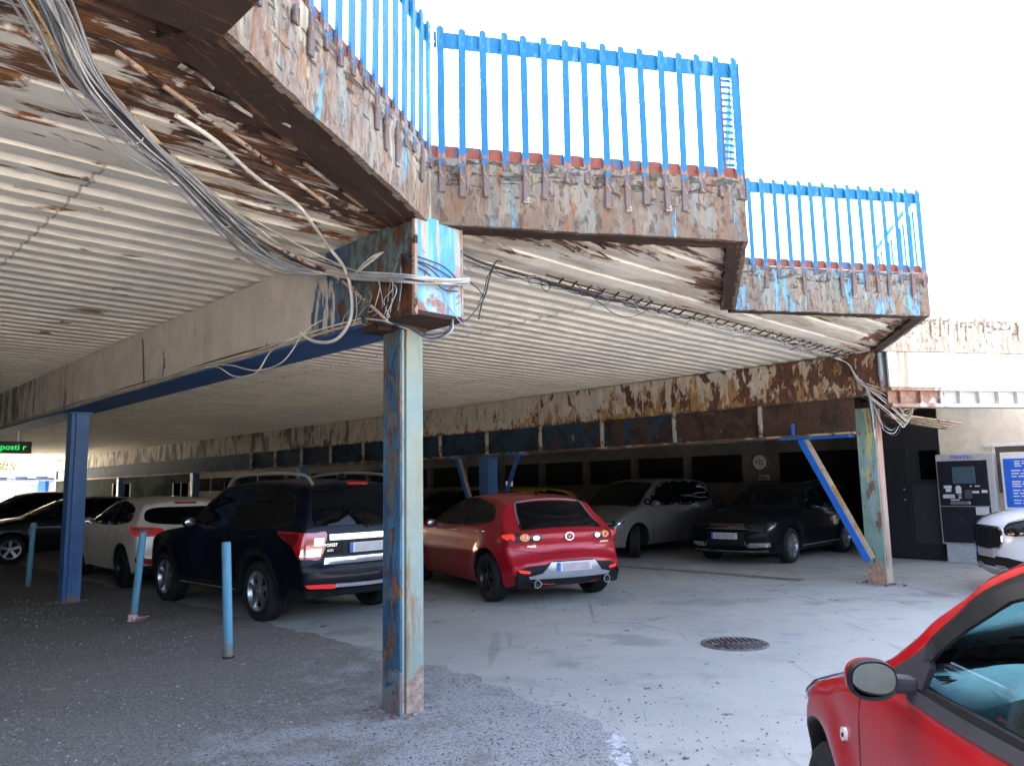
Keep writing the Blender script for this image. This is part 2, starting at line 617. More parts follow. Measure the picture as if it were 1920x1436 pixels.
M['conduit'] = layers('rusty_conduit', (.42, .30, .21), [dict(c=RUSTD, s=9, lo=.5, hi=.58, st=(1, 1, 1)),
                                                        dict(c=(.56, .47, .38), s=5, lo=.55, hi=.62)])
M['black'] = plain('black_plastic', (.009, .0095, .011), .45, spec=.25)
M['trim'] = plain('black_trim', (.010, .0105, .012), .55, spec=.2, vary=.15, scale=20)
M['chrome'] = plain('chrome', (.62, .63, .65), .12, 1.0, vary=.03)
M['alloy'] = plain('alloy_wheel', (.46, .47, .49), .28, .9, vary=.05)
M['dark_alloy'] = plain('dark_alloy', (.03, .031, .034), .3, .6)
M['rubber'] = plain('tyre_rubber', (.014, .0145, .016), .75, spec=.25, scale=30, vary=.2)
M['glass_dark'] = plain('tinted_glass', (.0015, .002, .003), .04, spec=.22, vary=.02)
M['galv'] = plain('galvanised_steel', (.35, .36, .37), .5, .6)
M['white_paint'] = plain('white_paint', (.72, .72, .70), .5)
M['plate_white'] = plain('plate_white', (.55, .55, .55), .4)
M['plate_blue'] = plain('plate_blue', (.02, .11, .50), .4)


def see_through(name, tint, rough=.02, k=.12):
    t = NT(name)
    tr = t.n('ShaderNodeBsdfTransparent')
    tr.inputs[0].default_value = (*tint, 1)
    gl = t.n('ShaderNodeBsdfGlossy')
    gl.inputs['Roughness'].default_value = rough
    fr = t.n('ShaderNodeFresnel')
    fr.inputs['IOR'].default_value = 1.5
    mx = t.n('ShaderNodeMixShader')
    t.l(fr.outputs[0], mx.inputs[0])
    t.l(tr.outputs[0], mx.inputs[1])
    t.l(gl.outputs[0], mx.inputs[2])
    t.l(mx.outputs[0], t.out.inputs[0])
    return t.mat


M['glass_clear'] = see_through('clear_car_glass', (.54, .79, .85))
M['lamp_cover'] = see_through('lamp_cover', (.88, .9, .92))
M['glass_smoke'] = see_through('smoked_car_glass', (.30, .36, .38))


def car_paint(name, color, metal=.3, rough=.32, dust=.05, coat=.8, dustc=(.25, .24, .22), emit_rough=.04, spec=.35):
    t = NT(name)
    n = t.noise(2.2, 6, .65)
    d = t.noise(9, 6, .7)
    f = t.math('MULTIPLY', t.ramp(n, .35, .75), dust)
    low = t.ramp(t.axis('z'), .75, .2, 0, dust * 2.2)
    f = t.math('ADD', f, t.math('MULTIPLY', low, t.ramp(d, .3, .7)))
    col = t.mix(f, color, dustc)
    cr = t.ramp(d, .3, .8, emit_rough, emit_rough + .10)
    return t.bsdf(col, rough, metal, spec=spec, coat=coat, coat_rough=cr)


def red_lens(name, color=(.42, .006, .010)):
    t = NT(name)
    w = t.voro(60, rnd=.0)
    return t.bsdf(color, .12, 0, spec=.6, coat=1, bump=w, bump_str=.15, bump_dist=.003)


M['red_lens'] = red_lens('red_lamp_lens')
M['amber_lens'] = red_lens('clear_lamp_lens', (.55, .55, .56))
M['lamp_inner'] = plain('lamp_reflector', (.55, .57, .60), .16, .9)
M['lamp_dark'] = plain('lamp_housing', (.05, .055, .062), .2, .3)

# ------------------------------------------------------------------ camera, sky, sun
def camera():
    cd = bpy.data.cameras.new('camera')
    cd.sensor_width = 36
    cd.lens = 1441.57 * 36 / 1920
    cd.clip_start = .05
    cd.clip_end = 2000
    o = bpy.data.objects.new('camera', cd)
    COL.objects.link(o)
    r = Vector((0.99982437, 0.00245374, -0.01857975))
    u = Vector((0.01874108, -0.13090571, 0.99121767))
    f = Vector((0, 0.99139179, 0.13092871))
    m = Matrix((r, u, -f)).transposed().to_4x4()
    m.translation = (0, 0, 1.55)
    o.matrix_world = m
    scene.camera = o


camera()
SUN_EL, SUN_AZ = rad(30), rad(-58)       # azimuth clockwise from +Y


def light():
    w = bpy.data.worlds.new('World')
    scene.world = w
    w.use_nodes = True
    nt = w.node_tree
    bg = nt.nodes['Background']
    sky = nt.nodes.new('ShaderNodeTexSky')
    sky.sky_type = 'NISHITA'
    sky.sun_disc = False
    sky.sun_elevation = SUN_EL
    sky.sun_rotation = SUN_AZ
    sky.air_density = .6
    sky.dust_density = 8.0
    sky.ozone_density = .3
    nt.links.new(sky.outputs[0], bg.inputs[0])
    bg.inputs[1].default_value = SKY_STRENGTH
    ld = bpy.data.lights.new('sun', 'SUN')
    ld.energy = SUN_STRENGTH
    ld.angle = rad(.6)
    ld.color = (1.0, .95, .88)
    o = bpy.data.objects.new('sun', ld)
    COL.objects.link(o)
    d = Vector((math.sin(SUN_AZ) * math.cos(SUN_EL), math.cos(SUN_AZ) * math.cos(SUN_EL), math.sin(SUN_EL)))
    o.rotation_euler = d.to_track_quat('Z', 'Y').to_euler()
    o.location = (0, -20, 30)
    vs = scene.view_settings
    vs.view_transform = 'Standard'
    vs.look = 'None'
    vs.exposure = EXPOSURE
    vs.gamma = 1
    scene.cycles.max_bounces = 8
    scene.cycles.diffuse_bounces = 4
    scene.cycles.transparent_max_bounces = 12


SKY_STRENGTH = .15
SUN_STRENGTH = 3.6
EXPOSURE = 4.02
light()


# ------------------------------------------------------------------ ground
def ground():
    t = NT('dusty_asphalt')
    n1 = t.noise(.35, 6, .6)
    n2 = t.noise(1.7, 7, .65, off=(3, 1, 0))
    n3 = t.noise(55, 4, .7)
    c = t.mix(t.ramp(n1, .35, .68), (.345, .342, .305), (.435, .418, .368))
    c = t.mix(t.math('MULTIPLY', t.ramp(n2, .52, .72), .6), c, (.235, .235, .225))
    bl = t.noise(.8, 5, .6, (1, 1, 1), (31, 4, 0))
    c = t.mix(t.math('MULTIPLY', t.ramp(bl, .56, .66), .55), c, (.20, .20, .195))
    tm = t.noise(1.6, 4, .5, (3.2, .25, 1), (11, 2, 0))
    c = t.mix(t.math('MULTIPLY', t.ramp(tm, .60, .70), .4), c, (.17, .17, .17))
    c = t.mix(t.math('MULTIPLY', t.ramp(t.noise(2.6, 7, .7, off=(8, 8, 1)), .62, .70), .45), c, (.42, .38, .31))
    st = t.noise(3.4, 6, .62, (1.4, .8, 1), (5, 12, 0))
    c = t.mix(t.math('MULTIPLY', t.ramp(st, .655, .685), .8), c, (.055, .055, .055))
    cr = t.voro(.55, off=(2, 7, 0), feature='DISTANCE_TO_EDGE')
    cw = t.math('ADD', cr, t.math('MULTIPLY', t.ramp(t.noise(6, 5, .7), .3, .7), .02))
    cm = t.math('MULTIPLY', t.ramp(cw, .024, .008), t.ramp(t.noise(.5, 3, .5, off=(7, 1, 1)), .5, .62))
    c = t.mix(t.math('MULTIPLY', cm, .6), c, (.10, .10, .10))
    sp = t.voro(70, rnd=1)
    c = t.mix(t.math('MULTIPLY', t.ramp(sp, .16, .10), t.ramp(n2, .4, .7, .05, .7)), c, (.10, .10, .10))
    sp2 = t.voro(43, off=(1, 1, 1))
    c = t.mix(t.math('MULTIPLY', t.ramp(sp2, .13, .08), .6), c, (.50, .49, .47))
    h = t.math('ADD', t.math('MULTIPLY', n3, .4), t.math('MULTIPLY', n2, 1.0))
    road_m = t.bsdf(c, t.ramp(n2, .3, .7, .6, .85), spec=.35, bump=h, bump_str=.5, bump_dist=.012)
    mb = MB()
    xs = [-600, -60, -14] + [-10 + i * .8 for i in range(36)] + [30, 90, 600]
    ys = [-600, -60, -6] + [0 + i * .8 for i in range(36)] + [40, 100, 700]

    def gz(i, j):
        x, y = xs[i], ys[j]
        z = 0
        if -12 < x < 20 and -2 < y < 30:
            z = (noise.noise(Vector((x * .35, y * .35, 3))) * .012)
        return (x, y, z)
    mb.grid(gz, len(xs) - 1, len(ys) - 1)
    mb.build('road', road_m, smooth=60, kind='structure')

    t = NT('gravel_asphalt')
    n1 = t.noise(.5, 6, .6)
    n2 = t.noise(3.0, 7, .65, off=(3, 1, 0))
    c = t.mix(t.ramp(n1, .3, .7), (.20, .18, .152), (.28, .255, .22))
    dust = t.math('ADD', n2, t.ramp(t.axis('x'), -3.4, .3, -.22, .30, smooth=False))  # dust rising to the right; the deck's shade at left is painted in too
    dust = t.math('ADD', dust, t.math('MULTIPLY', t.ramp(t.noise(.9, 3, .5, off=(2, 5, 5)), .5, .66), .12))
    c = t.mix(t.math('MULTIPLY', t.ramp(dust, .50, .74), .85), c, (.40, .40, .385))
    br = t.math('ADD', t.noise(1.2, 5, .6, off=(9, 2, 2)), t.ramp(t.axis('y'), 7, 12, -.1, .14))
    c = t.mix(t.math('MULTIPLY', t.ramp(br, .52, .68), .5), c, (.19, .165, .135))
    v1 = t.voro(85, out='Color')
    s1 = t.n('ShaderNodeSeparateXYZ')
    t.l(v1, s1.inputs[0])
    d1 = t.voro(85)
    stone = t.ramp(s1.outputs[0], .35, .95)
    c = t.mix(t.math('MULTIPLY', t.ramp(s1.outputs[1], .80, .90), .55), c, (.42, .41, .39))
    c = t.mix(t.math('MULTIPLY', t.ramp(s1.outputs[2], .72, .85), .6), c, (.065, .062, .058))
    c = t.mix(t.math('MULTIPLY', t.ramp(d1, .30, .55), .35), c, (.125, .112, .092))
    h = t.math('SUBTRACT', t.math('MULTIPLY', n2, 1.2), t.math('MULTIPLY', d1, .9))
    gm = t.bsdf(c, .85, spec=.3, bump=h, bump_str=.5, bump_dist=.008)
    # outline in deck coordinates (kerb line) and world (front edge), with a ragged edge
    pts = []
    base = [W(.98, 44), W(.98, 30), W(.96, 20), W(1.0, 12), W(.98, 8), W(1.05, 5), W(1.05, 3), W(.98, 1.5), W(1.02, .6),
            Vector((.12, 6.0, 0)), Vector((.36, 5.35, 0)), Vector((.46, 4.8, 0)), Vector((.52, 4.2, 0)),
            Vector((.50, 3.0, 0)), Vector((-.3, 2.0, 0)), Vector((-1.6, -3, 0)), Vector((-14, -3, 0)),
            Vector((-40, 12, 0)), W(-9, 44)]
    for a, b in zip(base[:16], base[1:16]):
        L = (b - a).length
        n = max(2, int(L / .09)) if L < 8 else max(2, int(L / .3))
        for k in range(n):
            p = a.lerp(b, k / n)
            amp = 1.0 if p.y < 7.5 else .5
            q = Vector((noise.noise(p * 1.1), noise.noise(p * 1.1 + Vector((9, 9, 9))), 0)) * .30 * amp
            q += Vector((noise.noise(p * 4.5), noise.noise(p * 4.5 + Vector((4, 9, 9))), 0)) * .14 * amp
            q += Vector((noise.noise(p * 15), noise.noise(p * 15 + Vector((4, 9, 9))), 0)) * .05
            pts.append(p + q)
    pts += base[15:]
    mb = MB()
    n = len(pts)
    poly = [(p.x, p.y) for p in pts]
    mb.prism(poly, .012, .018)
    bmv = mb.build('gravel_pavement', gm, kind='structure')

    # loose stones lying on the pavement and just over its edge
    mb = MB()
    tones = []
    r = random.Random(5)

    def stone_at(x, y, z, s):
        vs = [(1, 0, 0), (-1, 0, 0), (0, 1, 0), (0, -1, 0), (0, 0, .8), (0, 0, -.5)]
        a = r.random() * 6.28
        ca, sa = math.cos(a), math.sin(a)
        kx, ky, kz = s * r.uniform(.6, 1.3), s * r.uniform(.6, 1.2), s * r.uniform(.5, .9)
        q = []
        for vx, vy, vz in vs:
            vx, vy, vz = vx * kx + r.uniform(-.2, .2) * s, vy * ky + r.uniform(-.2, .2) * s, vz * kz
            q.append((x + vx * ca - vy * sa, y + vx * sa + vy * ca, z + vz))
        mb.mi = r.choice((0, 0, 1, 1, 2, 3))
        mb.add(q, [(0, 2, 4), (2, 1, 4), (1, 3, 4), (3, 0, 4), (2, 0, 5), (1, 2, 5), (3, 1, 5), (0, 3, 5)])
    cnt = 0
    while cnt < 11000:
        Y = 2.6 + r.random() ** 1.7 * 9
        X = r.uniform(-.72, .62) * Y
        p = Vector((X, Y, 0)) - ORG
        s_, t_ = p.dot(U), p.dot(V)
        inside = (s_ < 1.0 and t_ > .4) or (X < interp(Y, [(2, .7), (3.4, .6), (4.2, .52), (4.8, .46), (5.35, .36), (6.0, .12), (6.8, -.64)])
                                          and t_ <= .4)
        d_edge = X - interp(Y, [(2, .7), (4.2, .52), (4.8, .46), (6.0, .12), (6.8, -.64)])
        if not inside:
            if not (0 < d_edge < 1.6 and Y < 6.5 and r.random() < .75 * math.exp(-d_edge * 1.6)):
                if not (r.random() < .012 and Y < 9):
                    continue
            z = .008
        else:
            z = .020
            if noise.noise(Vector((X * 1.4, Y * 1.4, 1))) < r.uniform(-.55, .35) - clamp((X + 2) / 3, 0, .5):
                continue
        stone_at(X, Y, z, r.choice((.005, .006, .008, .008, .011)) * r.uniform(.7, 1.35))
        cnt += 1
    mb.build('loose_gravel', [plain('stone_grey', (.27, .265, .255), .8), plain('stone_dark', (.10, .097, .09), .8),
                              plain('stone_pale', (.32, .31, .285), .8), plain('stone_brown', (.19, .15, .11), .8)],
             recalc=False, kind='stuff', label='small loose grey and pale stones scattered over the pavement', cat='gravel')


ground()


# ------------------------------------------------------------------ the deck
AL = rad(31.81)
TL = 2.445
CA, SA = math.cos(AL), math.sin(AL)
ZB, ZT = 3.38, 3.87
FRONT = -0.425
C_S = [-.047 + 2 * TL * CA * k for k in range(-2, 6)]       # concave corners along s


def Cn(k):
    return Vector((-.047 + 2 * TL * CA * k, FRONT, 0))


def Vn(k):      # convex corner right of concave corner k
    return Cn(k) + Vector((TL * CA, -TL * SA, 0))


deck = empty('parking_deck', ORG, PHI, 'rusting open parking deck with sawtooth edge, peeling fascia and cream corrugated soffit',
             'parking deck')


def local_part(name, mb, mat, org, ang, parent, **kw):
    o = mb.build(name, mat, parent, **kw)
    o.location = org
    o.rotation_euler = (0, 0, ang)
    return o


def fascia(k, kind, mat, lipw=.2, seed=0):
    """kind + runs from concave corner k outward, - runs from convex corner k back to concave corner k+1"""
    a = Cn(k) if kind == '+' else Vn(k)
    ang = -AL if kind == '+' else AL
    mb = MB()
    nx, nz = 60, 12
    H = ZT - ZB

    def fr(i, j):
        x = TL * i / nx
        z = H * j / nz
        q = Vector((x * 3 + seed * 9, z * 3, seed * 2.1))
        d = noise.noise(q) * .012 + noise.noise(q * 4) * .006
        if j == 0:
            z -= abs(noise.noise(Vector((x * 5, seed, 1)))) * .014 + abs(noise.noise(Vector((x * 15, seed, 1)))) * .008
        if j == nz:
            z += noise.noise(Vector((x * 5, seed, 4))) * .008
        if i in (0, nx):
            d *= .2
        # rolled upper band standing a little proud of the face
        d -= .012 if z > H - .12 else 0
        return (x, d, z)
    mb.grid(fr, nx, nz)

    def tp(i, j):
        p = fr(i, nz)
        return (p[0], lerp(p[1], .11, j), p[2])
    mb.grid(tp, nx, 1)

    def bt(i, j):
        p = fr(i, 0)
        return (p[0], lerp(p[1], .05, j), p[2])
    mb.grid(bt, nx, 1)
    mb.add([(0, 0, 0), (0, .11, 0), (0, .11, H), (0, 0, H)], [(0, 1, 2, 3)])
    mb.add([(TL, 0, 0), (TL, .11, 0), (TL, .11, H), (TL, 0, H)], [(0, 1, 2, 3)])
    o = local_part('fascia_panel', mb, mat, (a.x, a.y, ZB), ang, deck, smooth=50, recalc=True, merge=True)
    # steel lip under it
    mb = MB()
    r = random.Random(seed + 3)

    def lp(i, j):
        x = TL * i / nx
        w = lipw + noise.noise(Vector((x * 5, seed + 3, 0))) * .025 + noise.noise(Vector((x * 19, seed + 3, 0))) * .012
        z = -.006 + noise.noise(Vector((x * 4, j, seed))) * .006
        return (x, lerp(.034, w, j / 3), z + .002)
    mb.grid(lp, nx, 3)

    def ls(i, j):
        p = lp(i, 3)
        return (p[0], p[1], p[2] + .06 * j)
    mb.grid(ls, nx, 1)
    local_part('soffit_lip', mb, M['lip'], (a.x, a.y, ZB), ang, deck, smooth=40)
    return o


def build_deck():
    for k, kd, m, lw, sd in ((-1, '-', 'fascia_a', .30, 1), (0, '+', 'fascia_b', .20, 2), (0, '-', 'fascia_b', .16, 3),
                             (1, '+', 'fascia_c', .17, 4), (1, '-', 'fascia_c', .16, 5), (2, '+', 'fascia_glare', .16, 6),
                             (2, '-', 'fascia_glare', .16, 7)):
        fascia(k, kd, M[m], lw, sd)
    # the turned edge at the left end
    v0 = Vn(-1)
    mb = MB()
    mb.span((v0.x - .10, v0.y - .55, ZB + .02), (v0.x, v0.y, ZT))
    mb.build('fascia_panel', M['fascia_a'], deck, bevel=.01)
    mb = MB()
    mb.span((v0.x - .42, v0.y - .6, ZB - .03), (v0.x + .03, v0.y + .10, ZB + .02))
    mb.build('soffit_lip', M['lip'], deck, bevel=.012)

    # corrugated soffit
    mb = MB()
    pitch = .25
    prof = [(0, 0), (.11, 0), (.15, .034), (.21, .034)]
    rows = []
    t = -2.25
    i = 0
    while t < .10:
        for dt, dz in ((0, .0), (.15, -.008), (.335, .0), (.36, .03), (.385, .03)):
            rows.append((t + dt, 3.418 + dz))
        t += .40
    while t < 44:
        for dt, dz in prof:
            rows.append((t + dt, 3.415 + dz))
        t += pitch

    def spans(t):
        out = []
        if t >= FRONT:
            return [(-32, 21.0)]
        d = FRONT - t
        q = d * CA / SA
        if t >= Vn(0).y:
            out.append((-32, Cn(0).x - q))
            for k in range(0, 5):
                a, b = Cn(k).x + q, Cn(k + 1).x - q
                if b > a:
                    out.append((a, b))
        else:
            out.append((-32, Vn(-1).x))
        return out
    r = random.Random(3)
    for (t0, z0), (t1, z1) in zip(rows, rows[1:]):
        tm = min(t0, t1) - .02
        for a, b in spans(tm):
            n = max(1, int((b - a) / .25)) if t0 < 2.5 else max(1, int((b - a) / .6)) if t0 < 6 else max(1, int((b - a) / 4))
            vs = []
            for j in range(n + 1):
                s = lerp(a, b, j / n)
                w = .010 * noise.noise(Vector((s * .8, t0 * .6, 0))) if t0 < 6 else 0
                w1 = .010 * noise.noise(Vector((s * .8, t1 * .6, 0))) if t0 < 6 else 0
                vs += [(s, t0, z0 + w), (s, t1, z1 + w1)]
            mb.add(vs, [(2 * j, 2 * j + 2, 2 * j + 3, 2 * j + 1) for j in range(n)])
    so = mb.build('soffit', M['soffit'], deck, recalc=False, merge=True)
    at = so.data.attributes.new('edge', 'FLOAT', 'POINT')
    zig = [(-32, -2.25), (Vn(-1).x, -2.25), (Vn(-1).x, Vn(-1).y)]
    for k in range(0, 5):
        zig += [(Cn(k).x, Cn(k).y), (Vn(k).x, Vn(k).y)]
    at.data.foreach_set('value', [min(seg_d((v.co.x, v.co.y), a, b) for a, b in zip(zig, zig[1:])) if v.co.y < 4 else 9 for v in so.data.vertices])
    lapm = plain('lap_shadow', (.40, .36, .30), .8)
    for sl in (-2.0, 2.95, 5.9):
        mb = MB()
        rr = [q for q in rows if .12 < q[0] < 16]
        vs = []
        for t_, z_ in rr:
            vs += [(sl - .009, t_, z_ - .005), (sl + .009, t_, z_ - .0055)]
        mb.add(vs, [(2 * j, 2 * j + 1, 2 * j + 3, 2 * j + 2) for j in range(len(rr) - 1)])
        mb.build('sheet_lap', lapm, deck, recalc=False)
    # torn strips of sheet hanging under the front of the soffit
    mb = MB()
    r = random.Random(8)
    for i in range(34):
        if i < 20:
            s, t = r.uniform(-2.2, -.5), 0
            t = FRONT - (Cn(0).x - s) * SA / CA + r.uniform(.34, .95)
        else:
            s = r.uniform(.6, 1.9)
            t = FRONT - (s - Cn(0).x) * SA / CA + r.uniform(.25, .6)
        L, w = r.uniform(.12, .45), r.uniform(.02, .06)
        a = r.uniform(-.12, .12)
        sag = r.uniform(.01, .06)
        z = 3.402

        def fl(ii, jj):
            k = ii / 6
            return (s + (k - .5) * L, t + (jj - .5) * w * (1 - .5 * k) + a * k * L, z - sag * k * k - .004 * jj + .004 * math.sin(k * 9 + i))
        mb.grid(fl, 6, 1)
        n0 = len(mb.v)
    mb.build('peeling_sheet', [layers('peeling_sheet', (.13, .075, .05), [
        dict(c=(.48, .42, .35), s=3, lo=.5, hi=.56), dict(c=RUSTD, s=4, lo=.52, hi=.6)], rough=.85)], deck, recalc=False, kind='stuff')
    # joists along the soffit edge (rusty battens seen at the left)
    mb = MB()
    for (a, b) in (((-2.35, -1.2, 3.40), (-.75, -.22, 3.40)), ((-2.0, -1.32, 3.395), (-1.25, -.86, 3.395)), ((-1.2, -.72, 3.395), (-.5, -.32, 3.395))):
        mb.bar(a, b, .014, .02)
    mb.build('batten', M['conduit'], deck)
    # slab on top, lengthened out of view at left, like the soffit, for shade
    out = [(-32, 44), (-32, -2.25), (Vn(-1).x - .08, -2.25), (Vn(-1).x - .08, Vn(-1).y + .06)]
    for k in range(0, 5):
        out.append((Cn(k).x, Cn(k).y + .1))
        out.append((Vn(k).x, Vn(k).y + .1))
    out += [(21, FRONT), (21, 44)]
    MB().prism(out, 3.49, 3.62).build('deck_slab', plain('deck_concrete', (.28, .27, .26), .9), deck)

    # box girders
    def girder(s, t0, t1, z0, z1, mat, w=.2):
        mb = MB()
        mb.span((s - w, t0, z0), (s + w, t1, z1))
        return mb.build('girder', mat, deck, bevel=.008)
    girder(0, -.44, 43.5, 2.735, 3.405, M['girder_a'])
    girder(8.6, -.30, 43.5, 2.75, 3.405, M['girder_b'])
    girder(-8.7, -.44, 43.5, 2.735, 3.405, M['girder_a'])
    mb = MB()
    mb.span((-.215, .05, 2.715), (.215, 43, 2.733))
    mb.build('bottom_flange', M['under_flange'], deck)
    mb = MB()
    mb.span((-.215, -.46, 2.70), (.215, .05, 2.733))
    mb.span((-.23, -.05, 2.66), (.20, .16, 2.70))
    mb.build('bearing_plate', M['lip'], deck, bevel=.006)
    mb = MB()
    mb.span((-.2, 0, -.335), (.2, .014, .335))
    o = mb.build('end_plate', M['end_plate'], deck, bevel=.004)
    o.location = (0, -.4545, 3.07)
    anm = layers('rusty_angle', (.30, .20, .15), [dict(c=(.42, .38, .30), s=5, lo=.5, hi=.6, st=(2, 2, .4)), dict(c=RUSTD, s=6, lo=.55, hi=.62)])
    MB().span((-.222, -.465, 2.70), (-.195, -.43, 3.37)).build('corner_angle', anm, deck, bevel=.003)
    MB().span((.195, -.462, 2.72), (.212, -.43, 3.40)).build('corner_angle', anm, deck, bevel=.003)
    # reinforcing beam under girder B
    mb = MB()
    mb.span((8.42, .12, 2.24), (8.46, 43, 2.745))
    mb.span((8.74, .12, 2.24), (8.78, 43, 2.745))
    o = mb.build('lower_beam', M['lower_beam'], deck)
    mb = MB()
    mb.span((8.30, .10, 2.205), (8.90, 43, 2.238))
    mb.build('bottom_flange', layers('rusty_flange', (.12, .075, .05), [
        dict(c=(.40, .28, .17), s=2.4, lo=.48, hi=.58, st=(3, 1, 1)), dict(c=RUSTD, s=4, lo=.56, hi=.62)]), deck, bevel=.006)
    stm = layers('pale_stiffener', (.27, .27, .24), [dict(c=RUST, s=5, lo=.5, hi=.6)])
    t = 1.62
    for i in range(12):
        MB().span((8.335, t - .02, 2.24), (8.418, t + .02, 2.745)).build('stiffener', stm, deck, bevel=.004)
        t += 1.66
    # girder B end: rusted gusset
    mb = MB()
    mb.span((8.36, -.34, 2.80), (8.84, -.30, 3.38))
    mb.build('end_plate', layers('corroded_end', (.22, .27, .28), [
        dict(c=(.15, .085, .07), c2=(.22, .14, .12), s=3, lo=.5, hi=.53, m=('z', 3.3, 2.8, .16), h=-.5),
        dict(c=(.36, .42, .42), s=4, lo=.56, hi=.64, st=(2, 1, .4))], bump_str=.8), deck, bevel=.006)
    mb = MB()
    for i in range(3):
        mb.span((8.9 + i * .14, -.32 - i * .05, 2.62 - i * .02), (9.1 + i * .2, -.25 + i * .02, 2.92 - i * .1))
    mb.span((8.82, -.36, 2.36), (9.35, -.2, 2.42))
    mb.span((8.86, -.1, 2.42), (9.3, .0, 2.78))
    mb.build('gusset', M['lip'], deck, bevel=.006)
    # cladding and beam under the far right edge
    a = Cn(2)
    mb = MB()
    mb.span((.12, .06, 2.86), (TL + 2.0, .10, 3.38))
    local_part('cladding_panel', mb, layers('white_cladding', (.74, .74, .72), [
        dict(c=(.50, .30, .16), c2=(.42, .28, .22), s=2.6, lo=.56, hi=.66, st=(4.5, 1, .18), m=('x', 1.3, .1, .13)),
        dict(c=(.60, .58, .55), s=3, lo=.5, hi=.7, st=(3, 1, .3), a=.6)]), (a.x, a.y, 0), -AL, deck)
    mb = MB()
    mb.span((.1, .02, 2.80), (TL + 2, .22, 2.855))
    mb.span((.1, .10, 2.62), (TL + 2, .13, 2.80))
    mb.span((.1, .02, 2.56), (TL + 2, .22, 2.615))
    for i in range(12):
        mb.span((.25 + i * .34, .03, 2.615), (.275 + i * .34, .10, 2.80))
    local_part('edge_beam', mb, layers('rusty_edge_beam', (.50, .47, .43), [
        dict(c=(.22, .12, .09), c2=(.36, .22, .14), s=3, lo=.47, hi=.55, st=(1.2, 1, 1), m=('x', 1.6, .2, .18))]),
        (a.x, a.y, 0), -AL, deck, bevel=.004)
    # lean-to boards reaching from the post to the cream wall
    mb = MB()
    for i in range(4):
        mb.bar((8.95 + i * .05, -.25 + i * .12, 2.50), (11.2 + i * .3, -.5 + i * .16, 2.44 - i * .01), .10, .02)
    mb.build('soffit_board', layers('rotting_board', (.50, .42, .30), [dict(c=RUST2, s=4, lo=.5, hi=.62, st=(1, 3, 1)),
             dict(c=SOOT, s=5, lo=.6, hi=.66)]), deck)


build_deck()


# ------------------------------------------------------------------ railings
def baluster_meshes(parent_mat, foot_mat=None):
    out = []
    for i, (lo, ft) in enumerate(((-.07, -.12), (-.06, -.26), (-.09, -.33), (-.05, -.10), (-.10, -.14), (-.04, -.29))):
        mb = MB()
        mb.span((-.027, -.014, lo), (.027, .008, .988))
        mb.ball((0, -.003, .988), .027, 4, (1, .5, .8))
        mb.span((-.040, .004, .875), (-.020, .03, .895))
        b = mb.build('baluster', parent_mat, None, bevel=.003)
        mb = MB()
        mb.span((-.023, -.024, ft), (.023, -.006, lo + .05))
        f = mb.build('foot', foot_mat or M['rusty_tab'], b, bevel=.004)
        out.append((b.data, f.data))
        bpy.data.objects.remove(f)
        bpy.data.objects.remove(b)
    return out


def railing(k, kind, label, blue=True, n=16):
    a = Cn(k) if kind == '+' else Vn(k)
    ang = -AL if kind == '+' else AL
    wp = W(a.x, a.y, ZT)
    root = empty('railing', wp, PHI + ang, label, 'railing', 'blue railings along the deck edge' if blue else None)
    mat = M['blue_rail'] if blue else M['glare_white_rail']
    mb = MB()
    mb.span((.02, .010, .845), (TL - .02, .022, .972))
    mb.span((.02, .022, .957), (TL - .02, .06, .972))
    mb.build('handrail', mat, root, bevel=.003)
    mb = MB()
    mb.span((.0, .016, .012), (TL, .026, .10))
    mb.build('base_strip', M['rail_base'] if blue else mat, root, bevel=.002)
    r = random.Random(k * 7 + (1 if kind == '+' else 2))
    if kind == '+' and k == 0:
        MB().span((TL - .165, .02, -.02), (TL - .135, .05, .97)).build('corner_post', plain('purplish_post', (.06, .035, .07), .6), root, bevel=.003)
        for i in range(17):
            z = .06 + i * .054
            MB().span((TL - .14, .02, z), (TL - .06, .035, z + .02)).build('rung', mat, root, bevel=.002)
    for i in range(n):
        x = .075 + (TL - .12) * i / (n - 1)
        bd, fd = MESH_B[blue][r.randrange(6)]
        b = link('baluster', bd, root)
        b.location = (x + r.uniform(-.006, .006), 0, 0)
        b.rotation_euler = (r.uniform(-.008, .008), r.uniform(-.008, .008), 0)
        f = link('foot', fd, b)
        f.location = (r.uniform(-.004, .004), r.uniform(-.006, .004), r.uniform(-.03, .03))
        f.rotation_euler = (0, r.uniform(-.04, .04), 0)
    return root


M['glare_white_rail'] = layers('glare_whitened_rail', (.72, .73, .72), [dict(c=(.5, .36, .24), s=5, lo=.58, hi=.64, m=('z', .2, -.2, .2))], rough=.5)  # white colour stands in for glare washing out this railing
M['cream_tab'] = layers('rust_stained_tab', (.40, .34, .27), [dict(c=(.24, .14, .08), s=8, lo=.5, hi=.6)], rough=.8)  # feet paled to match the railing's painted glare
MESH_B = {True: baluster_meshes(M['blue_rail']), False: baluster_meshes(M['glare_white_rail'], M['cream_tab'])}
railing(-1, '-', 'blue railing on the nearest fascia running up out of the top left of the photo', n=16)
railing(0, '+', 'long blue railing facing the viewer above the foreground post', n=16)
railing(0, '-', 'short blue railing seen end on like a ladder at the step in the deck edge', n=16)
railing(1, '+', 'farther blue railing above the bluish flaking fascia', n=16)
railing(1, '-', 'blue railing turning back from the right end of the bluish fascia', n=16)
railing(2, '+', 'far right railing whitened for glare above the rust stained fascia paled for glare', blue=False, n=16)


